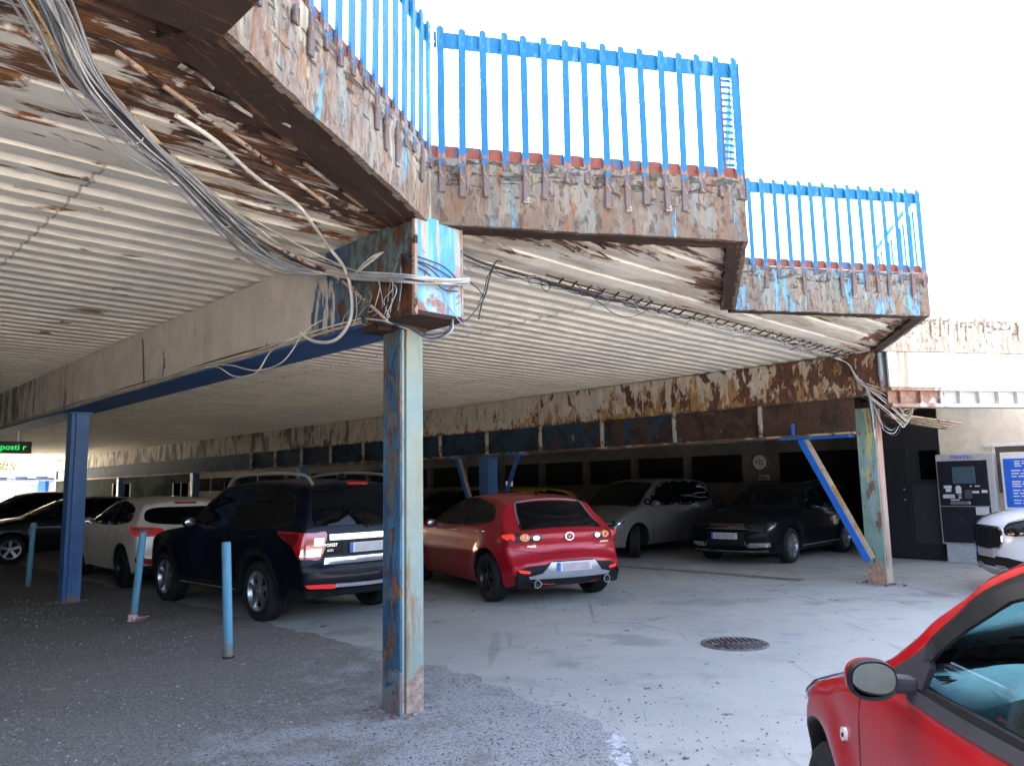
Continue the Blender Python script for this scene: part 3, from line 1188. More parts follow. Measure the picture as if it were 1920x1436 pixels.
# ------------------------------------------------------------------ columns
def column(s, t, w, h, mats, label, group='steel posts holding up the deck', base=True):
    root = empty('steel_column', W(s, t, 0), PHI, label, 'steel post', group)
    h2 = w / 2
    fl = .022
    mb = MB()
    # flange on the -s side, facing left in the picture, in many rows so that its edge can be ragged
    mb.span((-h2, -h2, 0), (-h2 + fl, h2, h))
    mb.build('flange', mats[0], root, bevel=.004, seg=2)
    mb = MB()
    g0, g1 = -h2 + fl + w * .10, -h2 + fl + w * .10 + .016
    poly = [(-h2 + fl, -h2 + .004), (g0, -h2 + .004), (g0, -h2 + .03), (g1, -h2 + .03), (g1, -h2), (h2, -h2), (h2, h2),
            (-h2 + fl, h2)]
    mb.prism(poly, 0, h)
    mb.build('box_section', mats[1], root, bevel=.004, seg=2)
    mb = MB()
    mb.prism([(x * 1.25, y * 1.25) for x, y in ((-h2, -h2), (h2, -h2), (h2, h2), (-h2, h2))], h - .03, h)
    mb.build('cap_plate', M['lip'] if mats[0] is not M['col_blue'] else mats[0], root, bevel=.004)
    if base:
        mb = MB()
        r = random.Random(int(s * 10 + t))
        for i in range(90):
            a = r.uniform(0, 6.28)
            d = h2 * (1.15 + abs(r.gauss(0, .75)))
            mb.ball((d * math.cos(a), d * math.sin(a), .016), r.uniform(.006, .02) if i % 6 else .03, 3, (1.2, 1, .5))
        mb.build('base_rubble', layers('rust_rubble', (.17, .12, .10), [dict(c=(.30, .28, .26), s=7, lo=.5, hi=.55)]), root, kind='stuff')
    return root


column(.02, 0, .205, 2.70, (M['col_left'], M['col_right']), 'flaking blue and pale green steel post in the foreground gravel')
column(8.70, .03, .27, 2.62, (M['col_green'], M['col_pink']), 'green and pinkish rusted post with a deep groove at the far right')
column(.0, 7.95, .235, 2.71, (M['col_blue'], M['col_blue']), 'plain blue post standing in the gravel at the left beside the cream hatchback')
column(0, 16.0, .235, 2.71, (M['col_blue'], M['col_blue']), 'blue post farther back in the gravel row, mostly behind parked cars', base=False)
column(8.6, 8.47, .30, 2.20, (M['col_blue'], M['col_blue']), 'blue post behind the red hatchback between two blue braces', base=False)
column(8.6, 16.9, .26, 2.20, (M['col_blue'], M['col_blue']), 'dark blue post seen above the roof of the black estate', base=False)
column(8.6, 25.0, .26, 2.20, (M['col_blue'], M['col_blue']), 'dark blue post seen above the cream hatchback', base=False)
column(8.6, 33.4, .26, 2.20, (M['col_blue'], M['col_blue']), 'thin blue post in the far dark left of the deck', base=False)


# ------------------------------------------------------------------ braces
def brace(a, b, label, foot=True):
    a, b = Vector(a), Vector(b)
    root = empty('diagonal_brace', W(b.x, b.y, 0), PHI, label, 'brace', 'blue props under the deck beam')
    o = Vector((b.x, b.y, 0))
    mb = MB()
    mb.bar(a - o, b - o, .10, .012, (1, 0, 0))
    d = (b - a).normalized()
    nrm = Vector((1, 0, 0)).cross(d)
    mb.build('face_plate', M['brace'], root, bevel=.003)
    mb = MB()
    off = nrm * (.055 if nrm.z > 0 else -.055) + Vector((.05, 0, 0))
    mb.bar(a - o + off, b - o + off, .012, .10, nrm)
    mb.build('side_plate', M['brace_edge'], root, bevel=.003)
    mb = MB()
    mb.span(Vector((a.x - .08, a.y - .2, 2.17)) - o, Vector((a.x + .12, a.y + .32, 2.203)) - o)
    mb.build('head_plate', M['brace'], root, bevel=.004)
    return root


brace((8.40, .98, 2.17), (8.46, .10, .35), 'long bright blue brace leaning on the right hand rusted post')
brace((8.40, 7.28, 2.17), (8.46, 8.2, .45), 'bright blue brace right of the post behind the red hatchback')
brace((8.40, 9.35, 2.17), (8.46, 8.7, .45), 'dull blue brace left of the post behind the red hatchback')
mb = MB()
mb.span((8.36, .20, 2.165), (8.62, 1.1, 2.203))
mb.span((8.31, 1.02, 2.24), (8.33, 1.07, 2.42))
o = mb.build('head_strap', M['brace'], deck, bevel=.003)


# ------------------------------------------------------------------ bollards
def bollard(s, t, lean, label, rag=False, h=1.05, r=.042):
    p = W(s, t, .02)
    root = empty('bollard', p, 0, label, 'bollard', 'light blue bollards along the pavement edge')
    mb = MB()
    prof = [(r, 0), (r, h - .01), (r - .012, h), (0, h)]
    mb.lathe(prof, 20)
    o = mb.build('post', M['bollard'], root, smooth=40)
    root.rotation_euler = (lean[0], lean[1], 0)
    if rag:
        mb = MB()
        rr = random.Random(2)

        def f(i, j):
            a = 2 * PI * i / 22
            z = .012 + .075 * j / 4
            k = .054 + .008 * math.sin(3 * a + j) + .006 * rr.random() + (.02 if j == 0 else 0)
            return (k * math.cos(a), k * math.sin(a), z)
        mb.grid(f, 22, 4)
        for q in range(3):
            mb.bar((.05, -.03 + .02 * q, .05), (.13 + .02 * q, -.05 + .04 * q, .03 + .02 * q), .025, .006)
        mb.build('rag', layers('red_white_tape', (.55, .42, .39), [dict(c=(.42, .17, .14), s=16, lo=.5, hi=.53)]), root, smooth=50)
    else:
        mb = MB()
        mb.lathe([(r + .012, 0), (r + .010, .012), (r, .016)], 16)
        mb.build('collar', M['lip'], root, smooth=40)
    return root


bollard(-.07, 2.57, (.0, .05 * -1), 'nearest light blue bollard, leaning slightly, with a rusted foot')
bollard(.03, 5.40, (0, .07), 'light blue bollard with red and white tape around its foot', rag=True)
bollard(.03, 10.40, (0, .03), 'farthest bollard, dull grey blue, left of the plain blue post')


# ------------------------------------------------------------------ cables
def jitter(path, amp, seed, spread=None):
    out = []
    n = len(path)
    for i, p in enumerate(path):
        k = i / (n - 1)
        a = amp * (interp(k, spread) if spread else 1)
        q = Vector((k * 3.0 + seed * 7.7, seed * 3.1, 1.7))
        out.append(Vector(p) + Vector((noise.noise(q), noise.noise(q + Vector((11, 5, 3))), noise.noise(q + Vector((2, 17, 9))))) * a)
    return out


def cable_thing(name, label, group=None, cat='cables'):
    return empty(name, ORG, PHI, label, cat, group)


def one_cable(root, path, r, mat, n=8, seg=5, name='cable'):
    mb = MB()
    mb.tube(spline(path, n), r, seg)
    return mb.build(name, mat, root, recalc=False, smooth=80)


def cables():
    r = random.Random(21)
    root = cable_thing('cable_bundle', 'thick sagging bundle of grey and white cables from the soffit to the girder end')
    main = [(-2.95, -1.95, 3.36), (-2.69, -1.55, 3.31), (-2.47, -1.15, 3.28), (-2.12, -.73, 3.275), (-1.80, -.41, 3.272),
            (-1.28, .14, 3.268), (-.92, .44, 3.25), (-.56, .60, 3.235), (-.30, .50, 3.20), (-.26, .20, 3.10), (-.255, -.15, 3.02),
            (-.25, -.42, 2.955), (-.12, -.505, 2.945), (.08, -.505, 2.97), (.21, -.50, 2.995)]
    spread = [(0, 1.0), (.2, .8), (.3, .45), (.40, 1.1), (.5, 1.1), (.58, .45), (.64, .32), (1, .28)]
    mats = [M['cable_grey']] * 9 + [M['cable_white']] * 7 + [M['cable_black']] * 4 + [M['cable_tan']] * 2
    for i in range(32):
        a = r.uniform(0, 6.28)
        d = math.sqrt(r.random())
        ox, oz = math.cos(a) * d * .085, math.sin(a) * d * .055
        path = []
        for k, p in enumerate(main):
            f = interp(k / (len(main) - 1), [(0, 1.1), (.2, .85), (.3, .6), (.42, 1.55), (.5, 1.3), (.6, .5), (.75, .33), (1, .3)])
            path.append((p[0] + ox * f * .7, p[1] - ox * f * .7, p[2] + oz * f))
        path = jitter(path, .11, i, spread)
        for k in range(8, len(path)):
            q = path[k]
            q.x = min(q.x, -.222) if k < 12 else q.x
            q.y = min(q.y, -.470) if k >= 12 else q.y
        cut = len(path) if i % 4 else len(path) - r.choice((1, 3))
        one_cable(root, path[:cut], r.choice((.0045, .005, .006, .007)), mats[i % len(mats)], 7)
    tie = MB()
    for k in (3, 5):
        p = Vector(main[k])
        d = (Vector(main[k + 1]) - p).normalized()
        x = d.orthogonal().normalized()
        y = d.cross(x)
        tie.tube([p + (x * math.cos(q * .7) + y * math.sin(q * .7)) * .055 for q in range(10)], .004, 4)
    tie.build('tie', M['cable_white'], root, recalc=False)
    # strands broken out upwards in front of the girder
    for i in range(6):
        one_cable(root, jitter([(-.25, .30 - .02 * i, 3.11), (-.262, .10, 3.13 + .006 * i), (-.255, -.02, 3.165 + .005 * i), (-.245, -.09 - .008 * i, 3.20)],
                               .02, i + 50), .0045, M['cable_white'], 6)
    # frayed ends and slack strands around the girder head
    for i in range(10):
        x0, z0 = -.235 - .02 * r.random(), 2.95 + .1 * r.random()
        y0 = r.uniform(-.35, .35)
        one_cable(root, jitter([(x0, y0, z0), (x0 - .02, y0 - .08, z0 - .10), (x0 - .01, y0 - .02 + .1 * r.random(), z0 - .2), (x0, y0 + .12 * r.random(), z0 - .27)], .06, i + 200), .0035,
                  (M['cable_white'], M['cable_grey'], M['cable_black'])[i % 3], 6)
    # the thick grey cable looping down past the girder
    root = cable_thing('cable', 'thick grey cable looping down past the girder end and along its lower edge', 'loose single cables at the near girder', 'cable')
    tag(root, kind='thing')
    one_cable(root, [(-1.98, -.88, 3.36), (-1.73, -.74, 3.36), (-1.34, -.42, 3.36), (-.98, -.22, 3.35), (-.72, .02, 3.33), (-.42, .34, 3.33),
                     (-.29, .30, 3.16), (-.28, .22, 2.92), (-.27, .27, 2.75), (-.27, .47, 2.65), (-.255, .78, 2.69), (-.235, 1.05, 2.80)],
              .013, M['cable_white'], 8, 7)
    root = cable_thing('conduit', 'rusty flaking conduit slanting from the soffit down across the girder', None, 'conduit')
    one_cable(root, [(-2.3, -.9, 3.37), (-1.92, -.53, 3.34), (-1.69, -.29, 3.32), (-1.38, .01, 3.30), (-1.0, .29, 3.27), (-.59, .45, 3.22),
                     (-.29, .46, 3.15), (-.28, .08, 2.90), (-.27, -.21, 2.69)], .012, M['conduit'], 8, 7, 'pipe')
    root = cable_thing('cable', 'black cable loop hanging under the corner box of the near girder', 'loose single cables at the near girder', 'cable')
    for i in range(3):
        one_cable(root, jitter([(-.26, .05, 2.75), (-.265, -.19, 2.69 - .01 * i), (-.20, -.33, 2.63), (-.06, -.42, 2.585 - .012 * i), (.04, -.5, 2.61), (.07, -.5, 2.70)], .02, i + 9),
                  .007, (M['cable_black'], M['cable_grey'], M['cable_black'])[i], 8, 6)
    root = cable_thing('cable', 'black cables arching over the light blue corner plate', 'loose single cables at the near girder', 'cable')
    for i in range(4):
        one_cable(root, jitter([(-.235, -.22 - .03 * i, 3.02 - .1 * i), (-.24, -.33, 3.13), (-.235, -.43, 3.11 - .02 * i), (-.13, -.485, 3.09 - .03 * i), (.01, -.49, 3.06 - .05 * i),
                                (.12, -.50, 3.0 - .03 * i)], .02, i + 19), .0055, M['cable_black'], 8)
    for i in range(3):
        one_cable(root, jitter([(-.235, -.30, 3.11), (-.24, -.20 - .06 * i, 2.98), (-.235, -.15 - .09 * i, 2.84), (-.235, -.14 - .07 * i, 2.74)], .03, i + 29),
                  .004, M['cable_grey'], 8)
    root = cable_thing('cable', 'thin loose wires dangling from the right edge of the corner plate', 'loose single cables at the near girder', 'cable')
    one_cable(root, [(.20, -.5, 3.0), (.25, -.5, 2.99), (.38, -.45, 2.96), (.41, -.45, 2.90), (.30, -.45, 2.77), (.20, -.46, 2.69)], .0045, M['cable_black'])
    one_cable(root, [(.95, -.10, 3.37), (.76, -.22, 3.30), (.62, -.3, 3.14), (.54, -.35, 3.01), (.45, -.4, 2.90), (.41, -.4, 2.76)], .0065, M['cable_black'])
    one_cable(root, [(.80, -.20, 3.33), (.60, -.3, 3.14), (.50, -.37, 3.0), (.40, -.4, 2.86)], .004, M['cable_black'])
    one_cable(root, [(.0, -.47, 2.90), (.06, -.475, 2.80), (.17, -.47, 2.70), (.28, -.45, 2.68)], .004, M['cable_grey'])
    # cables clipped along the bottom of girder A
    root = cable_thing('cable_bundle', 'grey cables clipped along the lower edge of the beige girder with a drooping loop')
    for i in range(5):
        z = 2.742 + .012 * i
        path = [(-.212 - .006 * (i % 2), t, z + .008 * math.sin(t * 2.3 + i * 2)) for t in (.2, .8, 1.5, 2.2, 3, 4, 5, 6.2, 7.4, 9, 12)]
        one_cable(root, path, .007, (M['cable_grey'], M['cable_tan'], M['cable_grey'], M['cable_white'], M['cable_black'])[i], 4)
    one_cable(root, [(-.215, 1.05, 2.78), (-.235, 1.52, 2.73), (-.24, 1.81, 2.565), (-.24, 2.23, 2.58), (-.23, 2.65, 2.72), (-.215, 3.1, 2.76)], .006, M['cable_white'])
    one_cable(root, [(-.22, .7, 2.86), (-.235, .98, 2.80), (-.24, 1.33, 2.60), (-.24, 1.81, 2.585), (-.23, 2.35, 2.70), (-.215, 2.8, 2.76)], .006, M['cable_white'])
    one_cable(root, [(-.22, 4.75, 3.3), (-.216, 4.72, 3.1), (-.214, 4.70, 2.95), (-.214, 4.66, 2.78)], .006, M['cable_black'])
    # tray with tangled dark wires across the second bay
    root = cable_thing('cable_tray', 'thin rusty ladder tray with tangled dark wires along the front of the second bay soffit', None, 'cable tray')
    mb = MB()
    for off in (-.055, .095):
        mb.tube(spline([(1.5, off - .02, 3.362), (2.6, off + .02, 3.352), (4.2, off - .04, 3.36), (6.2, off, 3.35), (8.1, off + .02, 3.36)], 8), .007, 5)
    mb.build('side_wire', M['lip'], root, recalc=False)
    mb = MB()
    rr = random.Random(3)
    s = 1.7
    while s < 7.9:
        mb.tube([(s, -.10, 3.362), (s + .06, .02, 3.345), (s + .15, .14, 3.365)], .0095, 5)
        s += rr.uniform(.16, .25)
    mb.build('rung', M['lip'], root, recalc=False)
    for i in range(22):
        a = rr.uniform(.5, 5.6)
        L = rr.uniform(1.0, 3.2)
        n = int(L / .14)
        path = []
        for k in range(n + 1):
            q = Vector((k * .45 + i * 9, i * 3.3, 2))
            path.append((a + L * k / n, .01 + .16 * noise.noise(q) + (.0 if a < 4 else .03), 3.345 - .005 * (i % 4) + .05 * noise.noise(q + Vector((5, 5, 5))) - .02))
        one_cable(root, path, rr.choice((.003, .0035, .0045)), rr.choice((M['cable_black'], M['cable_black'], M['cable_grey'])), 3, 4, 'wire')
    for i in range(60):
        s = rr.uniform(1.8, 8.2) if i < 24 else rr.uniform(5.2, 8.3)
        a = rr.uniform(0, 6.28)
        L = rr.uniform(.1, .34)
        p = Vector((s, rr.uniform(-.16, .16), 3.345))
        d = Vector((math.cos(a), .55 * math.sin(a), rr.uniform(-.25, .1)))
        mb2 = [p, p + d * L * .5 + Vector((0, 0, rr.uniform(-.05, .03))), p + d * L]
        one_cable(root, mb2, .0035, rr.choice((M['cable_black'], M['cable_black'], M['cable_grey'])), 4, 4, 'wire')
    one_cable(root, [(.25, -.2, 3.33), (.8, -.05, 3.335), (1.3, -.03, 3.33), (1.9, .0, 3.33), (2.3, -.05, 3.33)], .012, M['cable_black'], 8, 6, 'wire')
    one_cable(root, [(.25, -.28, 3.28), (.7, -.1, 3.30), (1.2, -.05, 3.30), (1.7, .05, 3.32)], .006, M['cable_grey'], 8, 5, 'wire')
    one_cable(root, [(1.85, -.10, 3.34), (1.97, -.2, 3.22), (2.11, -.33, 3.06), (2.31, -.38, 3.05), (2.49, -.45, 3.15), (2.7, -.3, 3.32)], .004, M['cable_black'], 8, 5, 'wire')
    one_cable(root, [(1.52, .0, 3.36), (1.50, -.02, 3.27), (1.55, -.03, 3.23), (1.60, -.02, 3.28), (1.58, 0, 3.36)], .004, M['cable_black'], 8, 5, 'wire')
    # tangle at the right post
    root = cable_thing('cable_tangle', 'tangle of pale cables spilling from the head of the right hand rusted post')
    main = [(8.3, .30, 3.38), (8.36, .12, 3.25), (8.36, .0, 3.0), (8.38, -.12, 2.86)]
    for i in range(6):
        one_cable(root, jitter(main + [(8.40, -.15, 2.7 - .05 * i), (8.44, -.14, 2.35 - .1 * (i % 3))], .05, i + 70), .007, (M['cable_grey'], M['cable_black'], M['cable_white'])[i % 3], 6, 5)
    for i in range(8):
        dz = .05 * i
        end = [(9.97, -.42, 2.78), (11.5, -.5, 2.80)] if i < 4 else [(9.0, -.36, 2.62 - .02 * i)]
        one_cable(root, jitter([(8.36, -.1, 2.95 - dz * .5), (8.44, -.36, 2.82 - dz), (8.66, -.44, 2.60 - dz * .8), (8.9, -.45, 2.44 - dz * .4), (9.25, -.42, 2.56)] + end, .05, i + 90),
                  r.choice((.006, .008)), (M['cable_white'], M['cable_tan'], M['cable_white'], M['cable_grey'])[i % 4], 7, 5)
    for i in range(5):
        one_cable(root, jitter([(8.40, -.13, 2.88), (8.48, -.2, 2.55 - .05 * i), (8.6, -.22, 2.36 - .04 * i), (8.75, -.3, 2.26 - .02 * i), (8.95, -.33, 2.36)], .06, i + 120), .005,
                  (M['cable_black'], M['cable_white'])[i % 2], 7, 5)


cables()


# ------------------------------------------------------------------ right: cream building, machine, board
def right_side():
    cream = layers('cream_render', (.72, .65, .54), [dict(c=(.62, .55, .44), s=1.6, lo=.5, hi=.7, a=.6),
                                                    dict(c=(.52, .42, .29), s=3, lo=.58, hi=.7, st=(3, 3, .4), a=.6)], rough=.85)
    dark = plain('dark_shed_paint', (.012, .0125, .017), .75)
    root = empty('cream_building', W(12.6, 0, 0), PHI, 'low cream rendered kiosk building behind the payment machine', 'building')
    mb = MB()
    mb.span((0, -.62, 0), (.2, .25, 3.35))
    mb.span((0, -7, 2.06), (.2, -.62, 3.35))
    mb.span((0, -7, 0), (.2, -.62, 1.24))
    mb.span((0, -7, 1.24), (.2, -2.4, 2.06))
    mb.span((.2, .05, 0), (6, .25, 3.35))
    mb.build('wall', cream, root)
    mb = MB()
    mb.span((.03, -2.4, 1.24), (.06, -.62, 2.06))
    for i in range(14):
        mb.span((.015, -2.39, 1.26 + i * .057), (.035, -.63, 1.30 + i * .057))
    f = mb.build('window', layers('taupe_shutter', (.17, .145, .12), [dict(c=(.12, .10, .085), s=3, lo=.5, hi=.6, st=(1, 1, 3))]), root)
    mb = MB()
    mb.span((-.05, -2.5, 2.06), (.0, -.50, 2.12))
    mb.span((-.02, -.66, 1.24), (.0, -.60, 2.06))
    mb.build('frame', M['white_paint'], f, bevel=.006)
    mb = MB()
    mb.span((-.05, -2.5, 1.19), (.0, -.55, 1.24))
    for i in range(6):
        mb.span((-.012, -1.9 + i * .2, 0.2), (0, -1.885 + i * .2, 1.19))
    mb.build('sill', plain('cream_boards', (.56, .48, .34), .7), f)
    # dark timber shed wall between the post and the kiosk
    sh = empty('dark_shed', W(12.6, 0, 0), PHI, 'dark blackish shed wall with a door between the right post and the payment machine', 'shed')
    mb = MB()
    mb.span((.02, .25, 0), (.12, 1.3, 2.62))
    mb.span((.12, 1.2, 0), (3.4, 1.3, 2.62))
    mb.build('wall', dark, sh)
    mb = MB()
    mb.span((0, .29, .30), (.018, .80, 1.42))
    mb.build('panel', plain('charcoal_panel', (.026, .026, .030), .6), sh, bevel=.004)
    mb = MB()
    mb.span((0, .84, .05), (.018, 1.26, 2.1))
    d = mb.build('door', plain('blackish_door', (.008, .009, .013), .55), sh, bevel=.004)
    mb = MB()
    mb.ball((-.02, .93, 1.32), .018, 5)
    mb.ball((-.02, .93, 1.12), .018, 5)
    mb.build('handle', M['galv'], d)
    mb = MB()
    mb.span((0, .30, 1.5), (.018, .62, 2.05))
    mb.build('window', M['glass_dark'], sh)

    # payment machine: faces -s; local x to the viewer's right is -t
    pm = empty('payment_machine', W(12.38, -.195, 0), PHI + PI / 2 * -1, 'black and grey parking payment machine with a blue screen against the cream wall', 'payment machine')
    # local x = -t, local y = s (away from the viewer)
    w = .94
    mb = MB()
    mb.span((-w / 2 + .05, .03, .0), (w / 2 - .05, .215, .33))
    mb.build('pedestal', plain('pale_pedestal', (.42, .45, .48), .6), pm, bevel=.008)
    mb = MB()
    mb.span((-w / 2, 0, .33), (w / 2, .215, 1.95))
    mb.build('cabinet', plain('light_grey_cabinet', (.46, .45, .43), .45), pm, bevel=.012, seg=2)
    navy = plain('navy_front', (.009, .011, .020), .32)
    mb = MB()
    mb.span((-w / 2 + .025, -.022, 1.02), (w / 2 - .10, 0, 1.83))
    mb.build('upper_door', navy, pm, bevel=.006)
    mb = MB()
    mb.span((-w / 2 + .025, -.018, .36), (w / 2 - .10, 0, 1.005))
    d = mb.build('lower_door', navy, pm, bevel=.006)
    mb = MB()
    mb.lathe([(.012, -.026), (.014, -.019)], 10, 'y', (-.12, 0, .76))
    mb.build('lock', M['galv'], d)
    mb = MB()
    mb.span((-.20, -.028, 1.42), (.17, -.020, 1.72))
    mb.build('screen', emitter('screen_glow', (.035, .10, .18), .025), pm, bevel=.004)
    mk = plain('white_sticker', (.62, .62, .62), .5)
    for a, b, c, e in ((-.36, 1.335, .13, .05), (-.33, 1.27, .09, .06), (-.15, 1.36, .06, .02), (-.165, 1.24, .09, .12), (.07, 1.36, .03, .02), (.15, 1.36, .08, .02),
                       (.10, 1.245, .11, .04), (.25, 1.25, .09, .05), (-.13, 1.20, .05, .02), (-.13, 1.155, .05, .02), (-.26, 1.115, .14, .02)):
        MB().span((a, -.026, b), (a + c, -.0215, b + e)).build('sticker', mk, pm)
    mb = MB()
    mb.span((-.385, -.026, 1.155), (-.19, -.0215, 1.225))
    mb.build('label_plate', plain('pinkish_label', (.56, .48, .52), .5), pm)
    mb = MB()
    mb.span((-.02, -.034, 1.15), (.09, -.02, 1.30))
    for i in range(4):
        for j in range(3):
            mb.span((-.008 + j * .032, -.04, 1.165 + i * .033), (.012 + j * .032, -.034, 1.185 + i * .033))
    mb.build('keypad', plain('keypad', (.10, .10, .11), .4, .3), pm)
    mb = MB()
    mb.span((-.27, -.05, 1.04), (.06, -.02, 1.10))
    mb.build('coin_tray', plain('steel_tray', (.30, .29, .27), .35, .7), pm, bevel=.01)
    mb = MB()
    mb.span((.13, -.024, .86), (.34, -.0185, 1.0))
    mb.build('notice', plain('paper_notice', (.60, .58, .56), .7), pm)
    text_mesh('lettering', 'PARKING', .085, emitter('blue_lettering', (.05, .06, .75), .05), pm, (-.03, -.004, 1.893), (PI / 2, 0, 0), .003)
    # board
    bd = empty('information_board', W(12.36, -1.05, 0), PHI - PI / 2, 'blue and white information board on posts right of the payment machine', 'notice board')
    mb = MB()
    mb.span((-.27, .0, .95), (.62, .03, 1.95))
    mb.build('panel', M['white_paint'], bd, bevel=.004)
    mb = MB()
    mb.span((-.23, -.006, 1.0), (.58, -.0005, 1.84))
    bp = mb.build('blue_field', plain('sign_blue', (.012, .13, .62), .4), bd)
    rr = random.Random(4)
    mb = MB()
    for i, (z, n) in enumerate(((1.79, 3), (1.75, 2), (1.71, 1), (1.63, 4), (1.58, 3), (1.53, 4), (1.44, 4), (1.40, 3), (1.36, 4), (1.29, 3), (1.24, 4), (1.19, 2), (1.12, 4), (1.07, 3))):
        x = -.12 + (.06 if i < 3 else 0)
        for k in range(n):
            L = rr.uniform(.07, .15)
            if x + L > .55:
                break
            mb.span((x, -.009, z - .010), (x + L, -.0065, z + .010))
            x += L + .025
    mb.build('text_line', M['white_paint'], bp)
    mb = MB()
    mb.span((-.2, .0, 0), (-.15, .05, .95))
    mb.span((.5, .0, 0), (.55, .05, .95))
    mb.build('post', M['galv'], bd)


right_side()


# ------------------------------------------------------------------ depth of the deck: back wall, room behind, sign
def back_side():
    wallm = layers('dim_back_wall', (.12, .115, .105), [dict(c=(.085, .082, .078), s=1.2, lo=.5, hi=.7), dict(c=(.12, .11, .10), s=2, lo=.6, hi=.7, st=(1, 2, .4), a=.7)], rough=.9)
    root = empty('back_wall', W(16, 0, 0), PHI, 'dim parapet wall with a row of dark openings behind the grey minivan', 'wall')
    mb = MB()
    mb.span((0, 5.2, 0), (.18, 44, 1.5))
    mb.span((0, 1.3, 2.26), (.18, 44, 3.4))
    t = 6.3
    mb.span((.002, 5.25, 1.5), (.18, 6.25, 2.26))
    for t in (8.05, 9.95, 11.9, 13.9, 15.9, 18, 20.1, 22.3, 24.5, 27, 29.5, 32, 35, 38, 41):
        mb.span((.002, t - .09, 1.5), (.18, t + .09, 2.26))
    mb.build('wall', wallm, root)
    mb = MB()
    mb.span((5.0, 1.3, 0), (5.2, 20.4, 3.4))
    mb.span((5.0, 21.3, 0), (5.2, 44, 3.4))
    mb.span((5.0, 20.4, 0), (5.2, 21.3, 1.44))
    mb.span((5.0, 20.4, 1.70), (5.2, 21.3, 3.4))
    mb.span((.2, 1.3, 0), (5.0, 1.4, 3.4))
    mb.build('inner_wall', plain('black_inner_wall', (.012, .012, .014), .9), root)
    lw = empty('light_block_wall', W(-15, 0, 0), PHI, 'long dark wall added out of view to block light from the left side of the deck', 'wall')  # unseen wall added to keep bounce light off the left bay
    mb = MB()
    mb.span((-.2, .5, 0), (0, 43.5, 3.40))
    mb.span((0, 43.3, 0), (17.5, 43.5, 3.40))
    mb.build('wall', plain('light_block_dark', (.09, .088, .085), .9), lw)
    ew = empty('end_wall', W(8.45, 43.6, 0), PHI, 'dim greenish wall with white framed windows closing the far left end of the deck', 'wall')
    mb = MB()
    mb.span((0, 0, 0), (12.6, .2, 3.42))
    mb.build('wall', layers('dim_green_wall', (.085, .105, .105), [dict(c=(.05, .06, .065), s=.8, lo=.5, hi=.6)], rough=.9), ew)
    for x in (2.9, 6.3, 9.5):
        MB().span((x + .05, -.02, 1.05), (x + .95, 0, 2.0)).build('window', M['glass_dark'], ew)
        mb = MB()
        mb.span((x, -.05, 1.0), (x + .05, -.01, 2.05))
        mb.span((x + .95, -.05, 1.0), (x + 1.0, -.01, 2.05))
        mb.span((x + .48, -.05, 1.0), (x + .52, -.01, 2.05))
        mb.span((x - .1, -.12, .93), (x + 1.1, -.01, 1.0))
        mb.build('window_frame', M['white_paint'], ew)
    sg = empty('round_sign', W(15.985, 5.72, 2.02), PHI - PI / 2, 'round ringed sign with a small plate under it on the pier of the back wall', 'sign')
    mb = MB()
    mb.lathe([(0, 0), (.25, 0), (.25, .012), (0, .012)], 40, 'y')
    mb.build('disc', plain('dull_sign_white', (.50, .50, .52), .5), sg, smooth=40)
    mb = MB()
    mb.lathe([(.20, -.004), (.25, -.004), (.25, -.001), (.20, -.001), (.20, -.004)], 40, 'y')
    mb.build('ring', plain('dark_ring', (.10, .035, .05), .5), sg, smooth=40)
    mb = MB()
    mb.span((-.10, -.004, -.03), (-.075, -.001, .06))
    mb.span((-.02, -.004, -.06), (-.002, -.001, .14))
    mb.span((.03, -.004, -.06), (.10, -.001, -.03))
    mb.span((.03, -.004, .02), (.09, -.001, .045))
    mb.build('mark', M['black'], sg)
    mb = MB()
    mb.span((-.05, -.004, -.52), (.26, .008, -.34))
    pl = mb.build('plate', plain('dull_plate', (.34, .35, .37), .5), sg)
    for i in range(3):
        MB().span((-.03, -.007, -.50 + i * .05), (.24 - .03 * i, -.0045, -.475 + i * .05)).build('text_line', M['black'], pl)


back_side()


